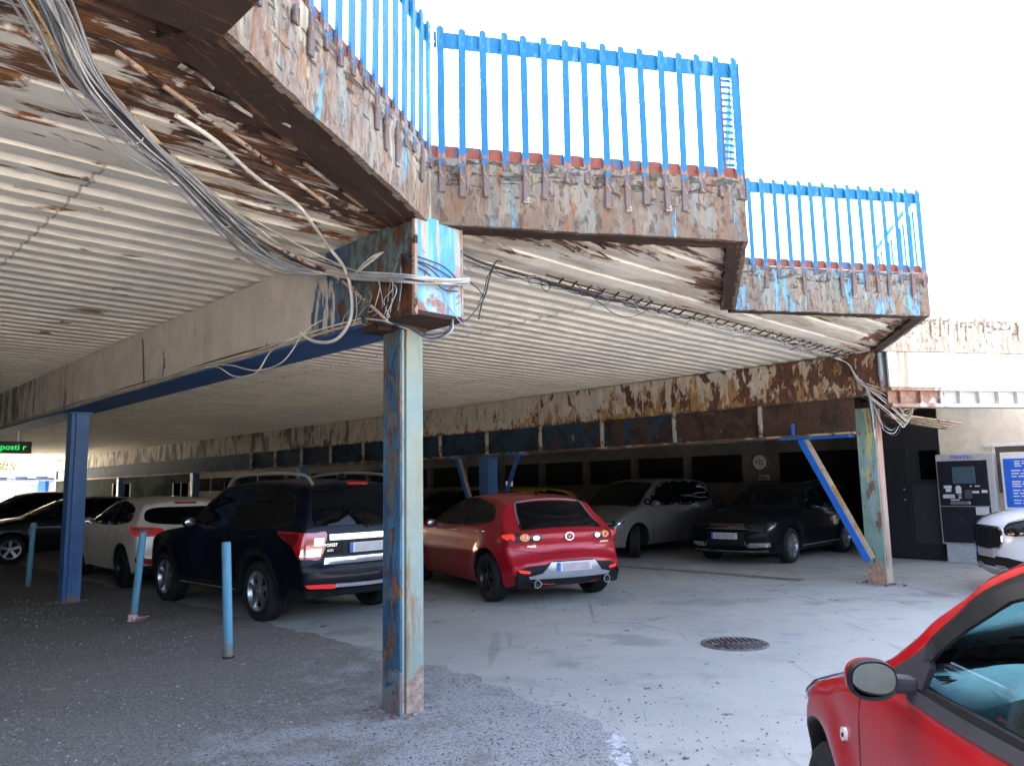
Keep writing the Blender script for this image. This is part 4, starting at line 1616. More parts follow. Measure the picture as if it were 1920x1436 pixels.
# ------------------------------------------------------------------ LED display, lamp, far left
def far_things():
    root = empty('message_display', W(-.02, 12.0, 2.40), PHI, 'black message display with glowing green letters hanging at the left edge', 'display')
    mb = MB()
    mb.span((-.95, 0, -.11), (.33, .10, .11))
    mb.build('housing', M['black'], root, bevel=.008)
    text_mesh('lettering', 'ilo posti r', .155, emitter('green_led', (.0, .9, .12), .10), root, (.24, -.004, 0), (PI / 2, 0, 0), .002, 'RIGHT')
    mb = MB()
    mb.span((-.5, .04, .11), (-.47, .07, .33))
    mb.span((.1, .04, .11), (.13, .07, .33))
    mb.build('hanger', M['galv'], root)

    lp = Vector((14.92, 22, 9.53))
    root = empty('street_lamp', (16.6, 22.4, 0), 0, 'pale disc shaped street lamp head at the right edge of the sky', 'street lamp')
    mb = MB()
    mb.tube([(0, 0, 0), (0, 0, 9.6)], [.09, .05], 12)
    mb.tube([(0, 0, 9.6), (-.8, -.2, 9.75), (-1.68, -.4, 9.62)], .035, 8)
    mb.build('pole', M['galv'], root, smooth=50)
    mb = MB()
    mb.lathe([(0, .10), (.12, .10), (.30, .02), (.40, -.03), (.39, -.05), (.12, -.09), (.06, -.20), (0, -.22)], 32, 'z', (-1.68, -.4, 9.55))
    mb.build('lamp_head', plain('pale_lamp', (.60, .50, .42), .5), root, smooth=50)

    root = empty('white_building', (-39, 62, 0), rad(-4), 'long low white building with a dark awning beyond the far left end of the deck', 'building')
    mb = MB()
    mb.span((-4, 0, 0), (16, 8, 2.6))
    mb.span((-4, -.4, 2.75), (16, 8, 3.45))
    mb.build('wall', plain('pale_blue_white', (.62, .68, .78), .7), root)
    mb = MB()
    mb.span((-1.8, -1.8, 2.5), (16, 0, 2.62))
    for i in range(9):
        mb.span((-1.5 + i * 1.7, -1.7, 2.62), (-1.4 + i * 1.7, -.42, 2.9))
    mb.build('awning', plain('dark_awning', (.13, .14, .16), .7), root)
    mb = MB()
    mb.span((1.6, -.9, 0), (2.2, -.5, 2.5))
    mb.build('pillar', M['brace'], root)
    mb = MB()
    mb.span((-1.1, -.03, 0), (1.2, 0, 2.3))
    mb.span((2.6, -.03, 0), (7, 0, 2.3))
    mb.build('window', plain('shaded_shopfront', (.22, .27, .31), .25), root)

    # a yellow green tree at the far left edge
    root = empty('tree', (-45.6, 68, 0), 0, 'yellow green tree at the far left edge beside the white building', 'tree')
    mb = MB()
    mb.tube(spline([(0, 0, 0), (.1, 0, 1.2), (-.05, .1, 2.4), (.1, 0, 3.6)], 4), [.16] * 4 + [.12] * 4 + [.05] * 5, 8)
    for a in range(5):
        mb.tube([(0, 0, 1.8 + .2 * a), (math.cos(a * 1.3) * .9, math.sin(a * 1.3) * .9, 2.7 + .3 * a)], [.06, .02], 6)
    mb.build('trunk', plain('bark', (.09, .07, .05), .9), root)
    mb = MB()
    r = random.Random(9)
    for i in range(1500):
        d = Vector((r.gauss(0, 1), r.gauss(0, 1), r.gauss(0, 1))).normalized()
        k = r.random() ** .4
        blob = noise.noise(d * 2.2) * .5 + 1
        p = Vector((d.x * 2.0, d.y * 1.8, d.z * 1.3)) * k * blob + Vector((0, 0, 3.1))
        a = Vector((r.gauss(0, 1), r.gauss(0, 1), r.gauss(0, 1))).normalized() * .16
        b = a.orthogonal().normalized() * .10
        mb.add([p - a, p + b, p + a, p - b], [(0, 1, 2, 3)])
    mb.build('crown', layers('yellow_leaves', (.17, .16, .03), [dict(c=(.06, .09, .02), s=1.5, lo=.45, hi=.55)]), root, recalc=False)


far_things()


# ------------------------------------------------------------------ things on the ground
def ground_things():
    p = W(3.50, -.555, .004)
    root = empty('manhole_cover', p, rad(8), 'round cast iron manhole cover with slanted ribs in the grey roadway', 'manhole cover')
    iron = layers('worn_iron', (.155, .13, .125), [dict(c=(.22, .20, .19), s=12, lo=.5, hi=.6), dict(c=(.10, .07, .06), s=5, lo=.55, hi=.65)], rough=.6, metal=.3)
    R0 = .315
    mb = MB()
    mb.lathe([(R0, 0), (R0, .010), (R0 - .012, .014), (R0 - .026, .014), (R0 - .03, .004)], 48)
    mb.build('frame', iron, root, smooth=40)
    mb = MB()
    mb.lathe([(R0 - .03, .003), (0, .003)], 48)
    mb.build('plate', plain('iron_gap', (.045, .038, .036), .8), root)
    mb = MB()
    for side in (-1, 1):
        for i in range(-5, 6):
            x = i * .052
            c = math.sqrt(max(.0, (R0 - .045) ** 2 - x * x))
            y0, y1 = (.012, c) if side > 0 else (-c, -.012)
            if y1 - y0 > .02:
                sl = .14 * side
                mb.bar((x + y0 * sl, y0, .010), (x + y1 * sl * .6, y1 * .96, .010), .028, .010)
    mb.bar((-.24, 0, .009), (.24, 0, .009), .016, .009)
    mb.build('rib', iron, root, bevel=.003)

    a, b = W(8.4, 5.0, .004), W(8.35, 1.25, .004)
    d = (b - a)
    root = empty('drain_channel', a, math.atan2(d.y, d.x), 'narrow dirty drain channel with a grating along the front of the parked row', 'drain')
    L = d.length
    mb = MB()
    mb.span((-2.2, -.11, 0), (L, .11, .004))
    mb.build('channel', layers('dirty_channel', (.22, .215, .19), [dict(c=(.15, .145, .12), s=3, lo=.45, hi=.6), dict(c=(.30, .28, .24), s=4, lo=.58, hi=.68)], rough=.9), root)
    mb = MB()
    for k in range(5):
        x0 = -.9 + k * .98
        mb.span((x0, -.10, .005), (x0 + .9, -.085, .012))
        mb.span((x0, .085, .005), (x0 + .9, .10, .012))
        for i in range(22):
            mb.span((x0 + .01 + i * .041, -.085, .006), (x0 + .026 + i * .041, .085, .011))
    mb.build('grating', plain('grating', (.17, .16, .15), .7, .3), root)

    # worn white dash
    mb = MB()
    r = random.Random(2)
    n = 40
    p0, p1 = Vector((.60, 5.05, 0)), Vector((.50, 3.6, 0))
    dd = (p1 - p0).normalized()
    sd = Vector((-dd.y, dd.x, 0))
    cell = .0085
    for i in range(int((p1 - p0).length / cell)):
        q = p0 + dd * i * cell
        for j in range(15):
            c = q + sd * (-.064 + j * cell)
            v = noise.noise(c * 9) * .5 + noise.noise(c * 28) * .45 + noise.noise(c * 70) * .3
            edge = .18 - abs(j - 7) * .045 - (0.25 if i < 12 else 0)
            if v + edge > 0:
                ca, cb = dd * cell * .52, sd * cell * .52
                mb.add([c - ca - cb + Vector((0, 0, .0205)), c + ca - cb + Vector((0, 0, .0205)), c + ca + cb + Vector((0, 0, .0205)), c - ca + cb + Vector((0, 0, .0205))], [(0, 1, 2, 3)])
    mb.build('road_marking', plain('worn_white_paint', (.50, .50, .49), .7, vary=.25, scale=30), recalc=False, merge=False, kind='structure')

    def leaf(x, y, z, s, a, col, label):
        mb = MB()
        pts = [(-1, 0), (-.5, .35), (.1, .42), (.6, .25), (1, 0), (.6, -.28), (.1, -.4), (-.5, -.3)]
        n = len(pts)
        mb.add([(px * s, py * s, .010 * abs(px) + .004 * py) for px, py in pts] + [(0, 0, .001)], [(i, (i + 1) % n, n) for i in range(n)])
        mb.tube([(-1 * s, 0, .008), (-1.5 * s, .05 * s, .012)], .0015, 4)
        o = mb.build('fallen_leaf', col, None, recalc=False)
        o.location = (x, y, z)
        o.rotation_euler = (0, 0, a)
        tag(o, label, 'leaf')
    p = W(-1.55, 2.44)
    ly = plain('yellow_leaf', (.55, .36, .10), .6)
    lb = plain('brown_leaf', (.30, .17, .09), .6)
    leaf(-3.62, 6.21, .045, .040, .5, ly, 'yellow fallen leaf lying alone in the dark gravel at the far left')
    leaf(-2.38, 6.93, .045, .030, 1.2, ly, 'small yellowish leaf just right of the nearest bollard foot')
    leaf(-.57, 5.62, .045, .035, 2.2, lb, 'small brown leaf on the gravel at the foot of the foreground post')


ground_things()


# ------------------------------------------------------------------ cars
def cr2(pts, step=.04, closed=False):
    """Catmull-Rom resample of tuples (all components)"""
    n = len(pts)
    out = []
    rng_ = range(n) if closed else range(n - 1)
    for i in rng_:
        p1, p2 = pts[i], pts[(i + 1) % n]
        p0 = pts[(i - 1) % n] if (closed or i > 0) else p1
        p3 = pts[(i + 2) % n] if (closed or i + 2 < n) else p2
        L = math.hypot(p2[0] - p1[0], p2[1] - p1[1])
        m = max(1, int(L / step))
        for k in range(m):
            t = k / m
            out.append(tuple(.5 * (2 * b + (c - a) * t + (2 * a - 5 * b + 4 * c - d) * t * t + (3 * b - a - 3 * c + d) * t ** 3)
                             for a, b, c, d in zip(p0, p1, p2, p3)))
    if not closed:
        out.append(tuple(pts[-1]))
    return out


def inside(p, poly):
    x, y = p
    c = False
    j = len(poly) - 1
    for i in range(len(poly)):
        xi, yi = poly[i]
        xj, yj = poly[j]
        if (yi > y) != (yj > y) and x < (xj - xi) * (y - yi) / (yj - yi) + xi:
            c = not c
        j = i
    return c


def fill2d(outer, holes=(), res=.05):
    vs = [Vector(p) for p in outer]
    es = [(i, (i + 1) % len(outer)) for i in range(len(outer))]
    loops = [list(outer)]
    for h in holes:
        o = len(vs)
        vs += [Vector(p) for p in h]
        es += [(o + i, o + (i + 1) % len(h)) for i in range(len(h))]
        loops.append(list(h))
    x0, x1 = min(p[0] for p in outer), max(p[0] for p in outer)
    y0, y1 = min(p[1] for p in outer), max(p[1] for p in outer)
    ny = 0
    y = y0 + res * .5
    segs = [(lp[i], lp[(i + 1) % len(lp)]) for lp in loops for i in range(len(lp))]
    while y < y1:
        x = x0 + res * (.5 if ny % 2 else .25)
        while x < x1:
            if inside((x, y), outer) and not any(inside((x, y), h) for h in holes):
                if min(seg_d((x, y), a, b) for a, b in segs) > res * .42:
                    vs.append(Vector((x, y)))
            x += res
        y += res
        ny += 1
    v2, e2, f2, *_ = delaunay_2d_cdt(vs, es, [], 0, 1e-6)
    fs = []
    for f in f2:
        cx = sum(v2[i].x for i in f) / len(f)
        cy = sum(v2[i].y for i in f) / len(f)
        if inside((cx, cy), outer) and not any(inside((cx, cy), h) for h in holes):
            fs.append(tuple(f))
    return [(p.x, p.y) for p in v2], fs


FR = [-1, -.94, -.86, -.72, -.5, -.25, 0, .25, .5, .72, .86, .94, 1]


class Car:
    def __init__(self, sp, name, loc, az, label, group=None, cat='car'):
        self.sp = sp
        self.root = empty(name, (loc[0], loc[1], 0), PI / 2 - rad(az), label, cat, group)
        self.body()

    def wd(self, x, z):
        sp = self.sp
        w = smooth_interp(z, sp['sec']) * smooth_interp(x, sp['plan'])
        for cx in (0, -sp['wb']):
            d = math.hypot(x - cx, z - sp['R'])
            if d < sp['Ra'] + .16 and z < .9:
                k = clamp((sp['Ra'] + .16 - d) / .13)
                w += sp.get('flare', .018) * k * k * (3 - 2 * k)
        for (z0, dz, amt, xa, xb) in sp.get('crease', ()):
            zz = z0 + (x + sp['wb'] / 2) * sp.get('crease_slope', -.03)
            k = clamp(1 - abs(z - zz) / dz)
            f = clamp((x - xa) / .3) * clamp((xb - x) / .3)
            w += amt * k * f
        return w

    def body(self):
        sp = self.sp
        wb, R, Ra = sp['wb'], sp['R'], sp['Ra']
        top = cr2([(x, z, b) for x, z, b in sp['top']], sp.get('step', .045))
        pts = []
        for x, z, b in top:
            tg = 'top'
            for t, xa, xb, za in sp.get('glass', ()):
                if xa <= x <= xb and z > za:
                    tg = t
            pts.append((x, z, max(0, b), sp.get('r', .06), tg))
        sill = sp['sill']

        def arch(cx):
            dz = sill - R
            a0 = math.asin(clamp(dz / Ra, -1, 1))
            n = 26
            return [(cx + Ra * math.cos(PI - a0 + (2 * a0 - PI) * 0 - (PI - 2 * a0) * k / n), R + Ra * math.sin(PI - a0 - (PI - 2 * a0) * k / n)) for k in range(n + 1)]
        xr, zr = top[-1][0], top[-1][1]
        ra = arch(-wb)
        fa = arch(0)

        def line(a, b, tg):
            n = max(1, int(math.hypot(b[0] - a[0], b[1] - a[1]) / .08))
            for k in range(1, n):
                t = k / n
                pts.append((lerp(a[0], b[0], t), lerp(a[1], b[1], t), 0, .03, tg))
        line((xr, zr), ra[0], 'under')
        pts += [(x, z, 0, .010, 'arch') for x, z in ra]
        line(ra[-1], fa[0], 'under')
        pts += [(x, z, 0, .010, 'arch') for x, z in fa]
        line(fa[-1], (top[0][0], top[0][1]), 'under')
        n = len(pts)
        nrm = []
        for i in range(n):
            a, c = pts[i - 1], pts[(i + 1) % n]
            d = Vector((c[0] - a[0], c[1] - a[1]))
            d.normalize()
            nrm.append(Vector((d.y, -d.x)))
        # orientation: front-bottom, up and over to the rear: inward is to the left/right?
        area = sum(pts[i][0] * pts[(i + 1) % n][1] - pts[(i + 1) % n][0] * pts[i][1] for i in range(n))
        sg = -1 if area > 0 else 1
        nrm = [v * sg for v in nrm]
        # smooth b and r along the outline
        bs = [p[2] for p in pts]
        rs = [p[3] for p in pts]
        for _ in range(2):
            rs = [rs[i] if pts[i][4] == 'arch' else (rs[i - 1] + rs[i] * 2 + rs[(i + 1) % n]) / 4 for i in range(n)]
        V_, F_, T_ = [], [], []
        rows = []
        TH_ = (30, 60, 90)
        edge = []
        for i in range(n):
            p = Vector(pts[i][:2])
            nn = nrm[i]
            b, r = bs[i], rs[i]
            e = p + nn * (b + r)
            w = self.wd(e.x, e.y)
            row = []
            left = []
            for th in reversed(TH_):
                q = p + nn * (b + r * (1 - math.cos(rad(th))))
                left.append((q.x, w - r + r * math.sin(rad(th)), q.y))
            row += [(x, -y, z) for x, y, z in left]
            for f in FR:
                q = p + nn * (b * abs(f) ** 2.2)
                row.append((q.x, f * (w - r), q.y))
            row += list(reversed(left))
            rows.append(row)
            edge.append((e.x, e.y))
        m = len(rows[0])
        for row in rows:
            V_ += row
        nl = len(TH_)
        for i in range(n):
            j = (i + 1) % n
            tg = pts[i][4]
            if pts[j][4] != tg:
                tg = 'under' if 'under' in (tg, pts[j][4]) else 'top'
            for k in range(m - 1):
                F_.append((i * m + k, i * m + k + 1, j * m + k + 1, j * m + k))
                f0 = FR[k - nl] if 0 <= k - nl < len(FR) else None
                f1 = FR[k + 1 - nl] if 0 <= k + 1 - nl < len(FR) else None
                g = tg
                if tg in ('ws', 'rw') and (f0 is None or f1 is None or max(abs(f0), abs(f1)) > .95):
                    g = 'top'
                T_.append(g)
        # sides
        holes = [cr2(h, .05, True) for h in sp.get('holes', ())]
        self.holes = holes
        full_v, full_f = list(V_), list(F_)
        for opened in (False, True):
            v2, f2 = fill2d(edge, holes if opened else (), sp.get('res', .055))
            for sd in (-1, 1):
                tgt_v, tgt_f = (V_, F_) if opened else (full_v, full_f)
                o = len(tgt_v)
                tgt_v += [(x, sd * self.wd(x, z), z) for x, z in v2]
                tgt_f += [tuple(o + i for i in f) for f in f2]
                if opened:
                    T_ += ['side'] * len(f2)
            if not holes and not opened:
                pass
        self.bvh = BVHTree.FromPolygons([Vector(v) for v in full_v], full_f)
        mats = [sp['paint'], M['trim']]
        faces, mi = [], []
        for f, t in zip(F_, T_):
            if t in ('ws', 'rw') and sp.get('open'):
                continue
            faces.append(f)
            mi.append(1 if t in ('arch', 'under') else 0)
        me = bpy.data.meshes.new('body')
        me.from_pydata(V_, [], faces)
        for mt in mats:
            me.materials.append(mt)
        me.polygons.foreach_set('material_index', mi)
        bm = bmesh.new()
        bm.from_mesh(me)
        bmesh.ops.remove_doubles(bm, verts=bm.verts, dist=2e-4)
        bmesh.ops.recalc_face_normals(bm, faces=bm.faces)
        bm.to_mesh(me)
        bm.free()
        me.polygons.foreach_set('use_smooth', [True] * len(me.polygons))
        me.set_sharp_from_angle(angle=rad(48))
        self.bodyo = link('body', me, self.root)

    # ---- projections: 2D drawing coordinates to body surface
    def hit(self, o, d):
        loc, nr, i, ds = self.bvh.ray_cast(Vector(o), Vector(d))
        if loc is None:
            loc, nr, i, ds = self.bvh.find_nearest(Vector(o) + Vector(d) * 2.0)
        if nr.dot(Vector(d)) > 0:
            nr = -nr
        return loc, nr

    def on_side(self, sd):
        return lambda a, b: self.hit((a, sd * 3, b), (0, -sd, 0))

    def on_front(self):
        return lambda a, b: self.hit((4, a, b), (-1, 0, 0))

    def on_back(self):
        return lambda a, b: self.hit((-7, a, b), (1, 0, 0))

    def on_top(self):
        return lambda a, b: self.hit((a, b, 4), (0, 0, -1))

    def on_cyl(self, px):
        def f(a, b):
            d = Vector((math.cos(a), math.sin(a), 0))
            return self.hit(Vector((px, 0, b)) + d * 4, -d)
        return f

    def on_slant(self, ax, el):
        """looking at the car from the front (ax=1) or rear (-1), raised by el: (y, distance up the slope)"""
        d = Vector((ax * math.cos(el), 0, math.sin(el)))
        up = Vector((-ax * math.sin(el), 0, math.cos(el)))
        return lambda a, b: self.hit(d * 6 + Vector((-self.sp['wb'] / 2, a, 0)) + up * b, -d)

    def panel(self, name, pts, mp, mat, off=.004, skirt=.014, res=.06, smooth=True, holes=(), parent=None, step=.04, sub=None, label=None):
        outer = cr2(pts, step, True) if smooth else self.dense(pts, step)
        hs = [cr2(h, step, True) if smooth else self.dense(h, step) for h in holes]
        v2, f2 = fill2d(outer, hs, res)
        vs, nv = [], []
        for a, b in v2:
            p, nr = mp(a, b)
            vs.append(p + nr * off)
            nv.append(nr)
        bm = bmesh.new()
        bv = [bm.verts.new(p) for p in vs]
        for f in f2:
            try:
                bm.faces.new([bv[i] for i in f])
            except ValueError:
                pass
        bmesh.ops.recalc_face_normals(bm, faces=bm.faces)
        if skirt:
            ed = [e for e in bm.edges if len(e.link_faces) == 1]
            idx = {v: i for i, v in enumerate(bv)}
            ex = bmesh.ops.extrude_edge_only(bm, edges=ed)
            nvs = [g for g in ex['geom'] if isinstance(g, bmesh.types.BMVert)]
            for v in nvs:
                src = min((e.other_vert(v) for e in v.link_edges if e.other_vert(v) in idx), key=lambda q: (q.co - v.co).length)
                v.co = v.co - nv[idx[src]] * skirt
        # faces outward
        bm.normal_update()
        s = 0
        for f in bm.faces:
            if len(f.verts) == 3 and f.verts[0] in (idx if skirt else {}):
                s += f.normal.dot(nv[idx[f.verts[0]]])
        if s < 0:
            bmesh.ops.reverse_faces(bm, faces=bm.faces)
        me = bpy.data.meshes.new(name)
        bm.to_mesh(me)
        bm.free()
        me.materials.append(mat)
        me.polygons.foreach_set('use_smooth', [True] * len(me.polygons))
        me.set_sharp_from_angle(angle=rad(40))
        return link(name, me, parent or self.root, label)

    @staticmethod
    def dense(pts, step):
        out = []
        for a, b in zip(pts, pts[1:] + pts[:1]):
            n = max(1, int(math.hypot(b[0] - a[0], b[1] - a[1]) / step))
            for k in range(n):
                out.append((lerp(a[0], b[0], k / n), lerp(a[1], b[1], k / n)))
        return out

    def strip(self, name, line, w, mp, mat, off=.002, parent=None, closed=False, step=.05, skirt=.006):
        """a narrow band along a polyline drawn on the body"""
        ln = cr2(line, step, closed)
        L, Rr = [], []
        n = len(ln)
        for i, p in enumerate(ln):
            a = ln[i - 1] if (i or closed) else p
            c = ln[(i + 1) % n] if (i + 1 < n or closed) else p
            d = Vector((c[0] - a[0], c[1] - a[1]))
            if d.length < 1e-9:
                d = Vector((1, 0))
            d.normalize()
            q = Vector((-d.y, d.x)) * w / 2
            L.append((p[0] + q.x, p[1] + q.y))
            Rr.append((p[0] - q.x, p[1] - q.y))
        mb = MB()
        pr = []
        for a, b in zip(L, Rr):
            p, nr = mp(*a)
            p2, nr2 = mp(*b)
            pr += [p - nr * skirt, p + nr * off, p2 + nr2 * off, p2 - nr2 * skirt]
        k = 4
        fs = []
        m = n if closed else n - 1
        for i in range(m):
            j = (i + 1) % n
            for q in range(3):
                fs.append((i * k + q, i * k + q + 1, j * k + q + 1, j * k + q))
        mb.add(pr, fs)
        return mb.build(name, mat, parent or self.root, smooth=50)

    # ---- standard fittings
    def wheels(self, style=5, rim=None, tw=.108, track=None, steer=0, twin=False, rr=None, cover=.0):
        sp = self.sp
        R = sp['R']
        rim = rim or M['alloy']
        rr = rr or R * .66
        tyre = None
        for sd in (1, -1):
            for cx in (0, -sp['wb']):
                y = sd * (track or sp['track']) / 2
                st = steer if cx == 0 else 0
                if tyre is None:
                    mb = MB()
                    prof = [(rr - .01, -tw + .02), (rr + .004, -tw + .004), (rr + .02, -tw - .004), (R - .045, -tw - .008), (R - .018, -tw + .006), (R - .004, -tw + .028)]
                    for g in (-.045, 0, .045):
                        prof += [(R, g - .012), (R - .010, g - .008), (R - .010, g + .008), (R, g + .012)]
                    prof += [(R - .004, tw - .028), (R - .018, tw - .006), (R - .045, tw + .008), (rr + .02, tw + .004), (rr + .004, tw - .004), (rr - .01, tw - .02)]
                    mb.lathe(prof, 44, 'y')
                    t = mb.build('wheel', M['rubber'], self.root, smooth=35)
                    tyre = t.data
                    mb = MB()
                    # rim seen from +y
                    mb.mi = 0
                    mb.lathe([(rr - .008, -tw + .02), (rr - .03, -tw + .04), (rr - .03, tw - .05), (rr - .006, tw - .016), (rr + .004, tw - .008), (rr + .002, tw - .002), (rr - .012, tw - .004), (rr - .022, tw - .03)], 40, 'y')
                    n = style
                    for k in range(n):
                        a = 2 * PI * k / n + PI / 2
                        offs = ((-.10, .045), (.10, .045)) if twin else ((0, 1.0),)
                        for da, ww in offs:
                            a2 = a + da * 1.0
                            hw0 = (.030 if not twin else .016)
                            hw1 = sp.get('spoke', .042) if not twin else .015
                            ca, sa = math.cos(a2), math.sin(a2)
                            r0, r1 = .035, rr - .012
                            vs = []
                            for (r_, h_, yo, yi) in ((r0, hw0, tw - .022, tw - .06), (lerp(r0, r1, .5), lerp(hw0, hw1, .3), tw - .018, tw - .06), (r1, hw1, tw - .014, tw - .07)):
                                for hh, yy in ((-h_, yi), (-h_ * .8, yo), (h_ * .8, yo), (h_, yi)):
                                    vs.append((r_ * ca - hh * sa, yy, r_ * sa + hh * ca))
                            fs = []
                            for q in range(2):
                                for e in range(3):
                                    fs.append((q * 4 + e, q * 4 + e + 1, q * 4 + 5 + e, q * 4 + 4 + e))
                            mb.add(vs, fs)
                    mb.lathe([(.045, tw - .05), (.042, tw - .018), (.03, tw - .012), (0, tw - .011)], 18, 'y')
                    mb.mi = 1
                    mb.lathe([(rr - .02, tw - .085), (0, tw - .085)], 30, 'y')
                    ro = mb.build('rim', [rim, M['trim']], t, smooth=35)
                    rimd = ro.data
                else:
                    t = link('wheel', tyre, self.root)
                    ro = link('rim', rimd, t)
                t.location = (cx, y, R)
                t.rotation_euler = (0, 0, (0 if sd > 0 else PI) + rad(st))

    def arch_cladding(self, mat, w=.06, off=.012):
        sp = self.sp
        for sd in (1, -1):
            for cx in (0, -sp['wb']):
                a0 = math.asin(clamp((sp['sill'] - sp['R']) / sp['Ra'], -1, 1))
                rad_ = sp['Ra'] + w / 2 - .004
                ln = [(cx + rad_ * math.cos(a), sp['R'] + rad_ * math.sin(a)) for a in [a0 + (PI - 2 * a0) * k / 16 for k in range(17)]]
                self.strip('arch_trim', ln, w, self.on_side(sd), mat, off, skirt=.02)

    def mirrors(self, x, z, y, mat, lowmat=None):
        for sd in (1, -1):
            mb = MB()
            c = Vector((x, sd * (y + .10), z))
            mb.ball(c, .105, 8, (.62, .95, .66))
            o = mb.build('mirror', mat, self.root, smooth=60)
            mb = MB()
            mb.bar((x + .02, sd * (y - .03), z - .045), (x, sd * (y + .05), z - .03), .05, .03)
            mb.build('arm', M['trim'], o, bevel=.006)
            mb = MB()
            mb.ball(c + Vector((-.052, 0, 0)), .09, 6, (.18, .86, .60))
            mb.build('mirror_glass', M['lamp_inner'], o, smooth=60)

    def plate(self, end, y0, z, w=.52, h=.112, tilt=0, blur=None):
        mp = self.on_back() if end < 0 else self.on_front()
        p, nr = mp(y0, z)
        x = p.x + end * .012
        mb = MB()
        mb.box((0, 0, 0), (.006, w, h))
        o = mb.build('number_plate', M['plate_white'], self.root, bevel=.002)
        o.location = (x, y0, z)
        o.rotation_euler = (0, rad(tilt), 0)
        mb = MB()
        s = -1 if end > 0 else 1
        # blue strip at the reader's left
        mb.box((end * .0042, s * (w / 2 - .022), 0), (.003, .042, h - .004))
        mb.build('blue_strip', M['plate_blue'], o)
        mb = MB()
        mb.box((end * .004, -s * .02, 0), (.003, w * .80, h * .80))
        mb.build('blank_field', blur or plain('greyed_plate_field', (.36, .36, .37), .5), o, bevel=.02, seg=3)
        return o

    def seams(self, lines, sd_list=(1, -1), w=.007):
        for sd in sd_list:
            for ln in lines:
                self.strip('panel_gap', ln, w, self.on_side(sd), M['black'], .0012, skirt=.004)

    def handles(self, pts, mat):
        for sd in (1, -1):
            for x, z in pts:
                p, nr = self.on_side(sd)(x, z)
                mb = MB()
                mb.tube(spline([(x + .095, p.y - sd * .005, z), (x + .07, p.y + sd * .035, z + .004), (x - .07, p.y + sd * .035, z + .008), (x - .095, p.y - sd * .005, z + .008)], 5), .012, 7)
                mb.build('door_handle', mat, self.root, smooth=60)

    def side_glass(self, polys, mat, off=.004, frame=.018):
        for sd in (1, -1):
            for q in polys:
                f = self.panel('side_window', q, self.on_side(sd), mat, off)
                self.strip('window_seal', q, frame, self.on_side(sd), M['trim'], off + .002, parent=f, closed=True)

    def seats(self, mat, zb=.55):
        wb = self.sp['wb']
        for y in (-.36, .36):
            mb = MB()
            mb.box((-1.35, y, zb), (.50, .48, .14))
            mb.box((-1.62, y, zb + .34), (.13, .46, .62), Matrix.Rotation(rad(-14), 3, 'Y'))
            mb.box((-1.72, y, zb + .74), (.09, .26, .18), Matrix.Rotation(rad(-10), 3, 'Y'))
            mb.build('seat', mat, self.root, bevel=.035, seg=2, smooth=50)
        mb = MB()
        mb.box((-wb + .15, 0, zb + .02), (.5, 1.2, .14))
        mb.box((-wb - .12, 0, zb + .34), (.14, 1.2, .58), Matrix.Rotation(rad(-16), 3, 'Y'))
        mb.build('rear_bench', mat, self.root, bevel=.035, seg=2, smooth=50)


def lens_set(car, name, outline, mp, base, cover, off=.004, inner=()):
    """a lamp: housing plate, coloured or chrome inserts, clear cover"""
    h = car.panel(name, outline, mp, base, off)
    for nm, pts, mt in inner:
        car.panel(nm, pts, mp, mt, off + .004, parent=h, skirt=.006)
    if cover:
        car.panel('cover', outline, mp, cover, off + .011, parent=h, skirt=.008)
    return h


def cyl_pts(px, pts):
    return [(math.atan2(y, x - px) if not (y == 0 and x < px) else PI, z) for x, y, z in pts]


SEC = [(.16, .80), (.30, .855), (.46, .885), (.62, .90), (.80, .893), (.90, .875), (.97, .85), (1.10, .795), (1.25, .725), (1.38, .655), (1.46, .60)]


def sec(W_, belt=.95, roof=1.46, rw=.60, low=.88):
    h = W_ / 2
    return [(.16, h * low), (.30, h * .955), (.46, h * .985), (.62, h), (.62 + (belt - .62) * .55, h * .992), (belt - .03, h * .965), (belt + .03, h * .94),
            (lerp(belt, roof, .35), lerp(h * .93, rw, .30)), (lerp(belt, roof, .70), lerp(h * .93, rw, .68)), (roof - .03, rw), (roof + .05, rw - .04)]


def plan(fo, wb, ro, f=.80, r=.86):
    return [(-wb - ro, r), (-wb - ro * .45, lerp(r, 1, .72)), (-wb + .2, 1), (-.2, 1), (fo * .5, lerp(f, 1, .72)), (fo, f)]


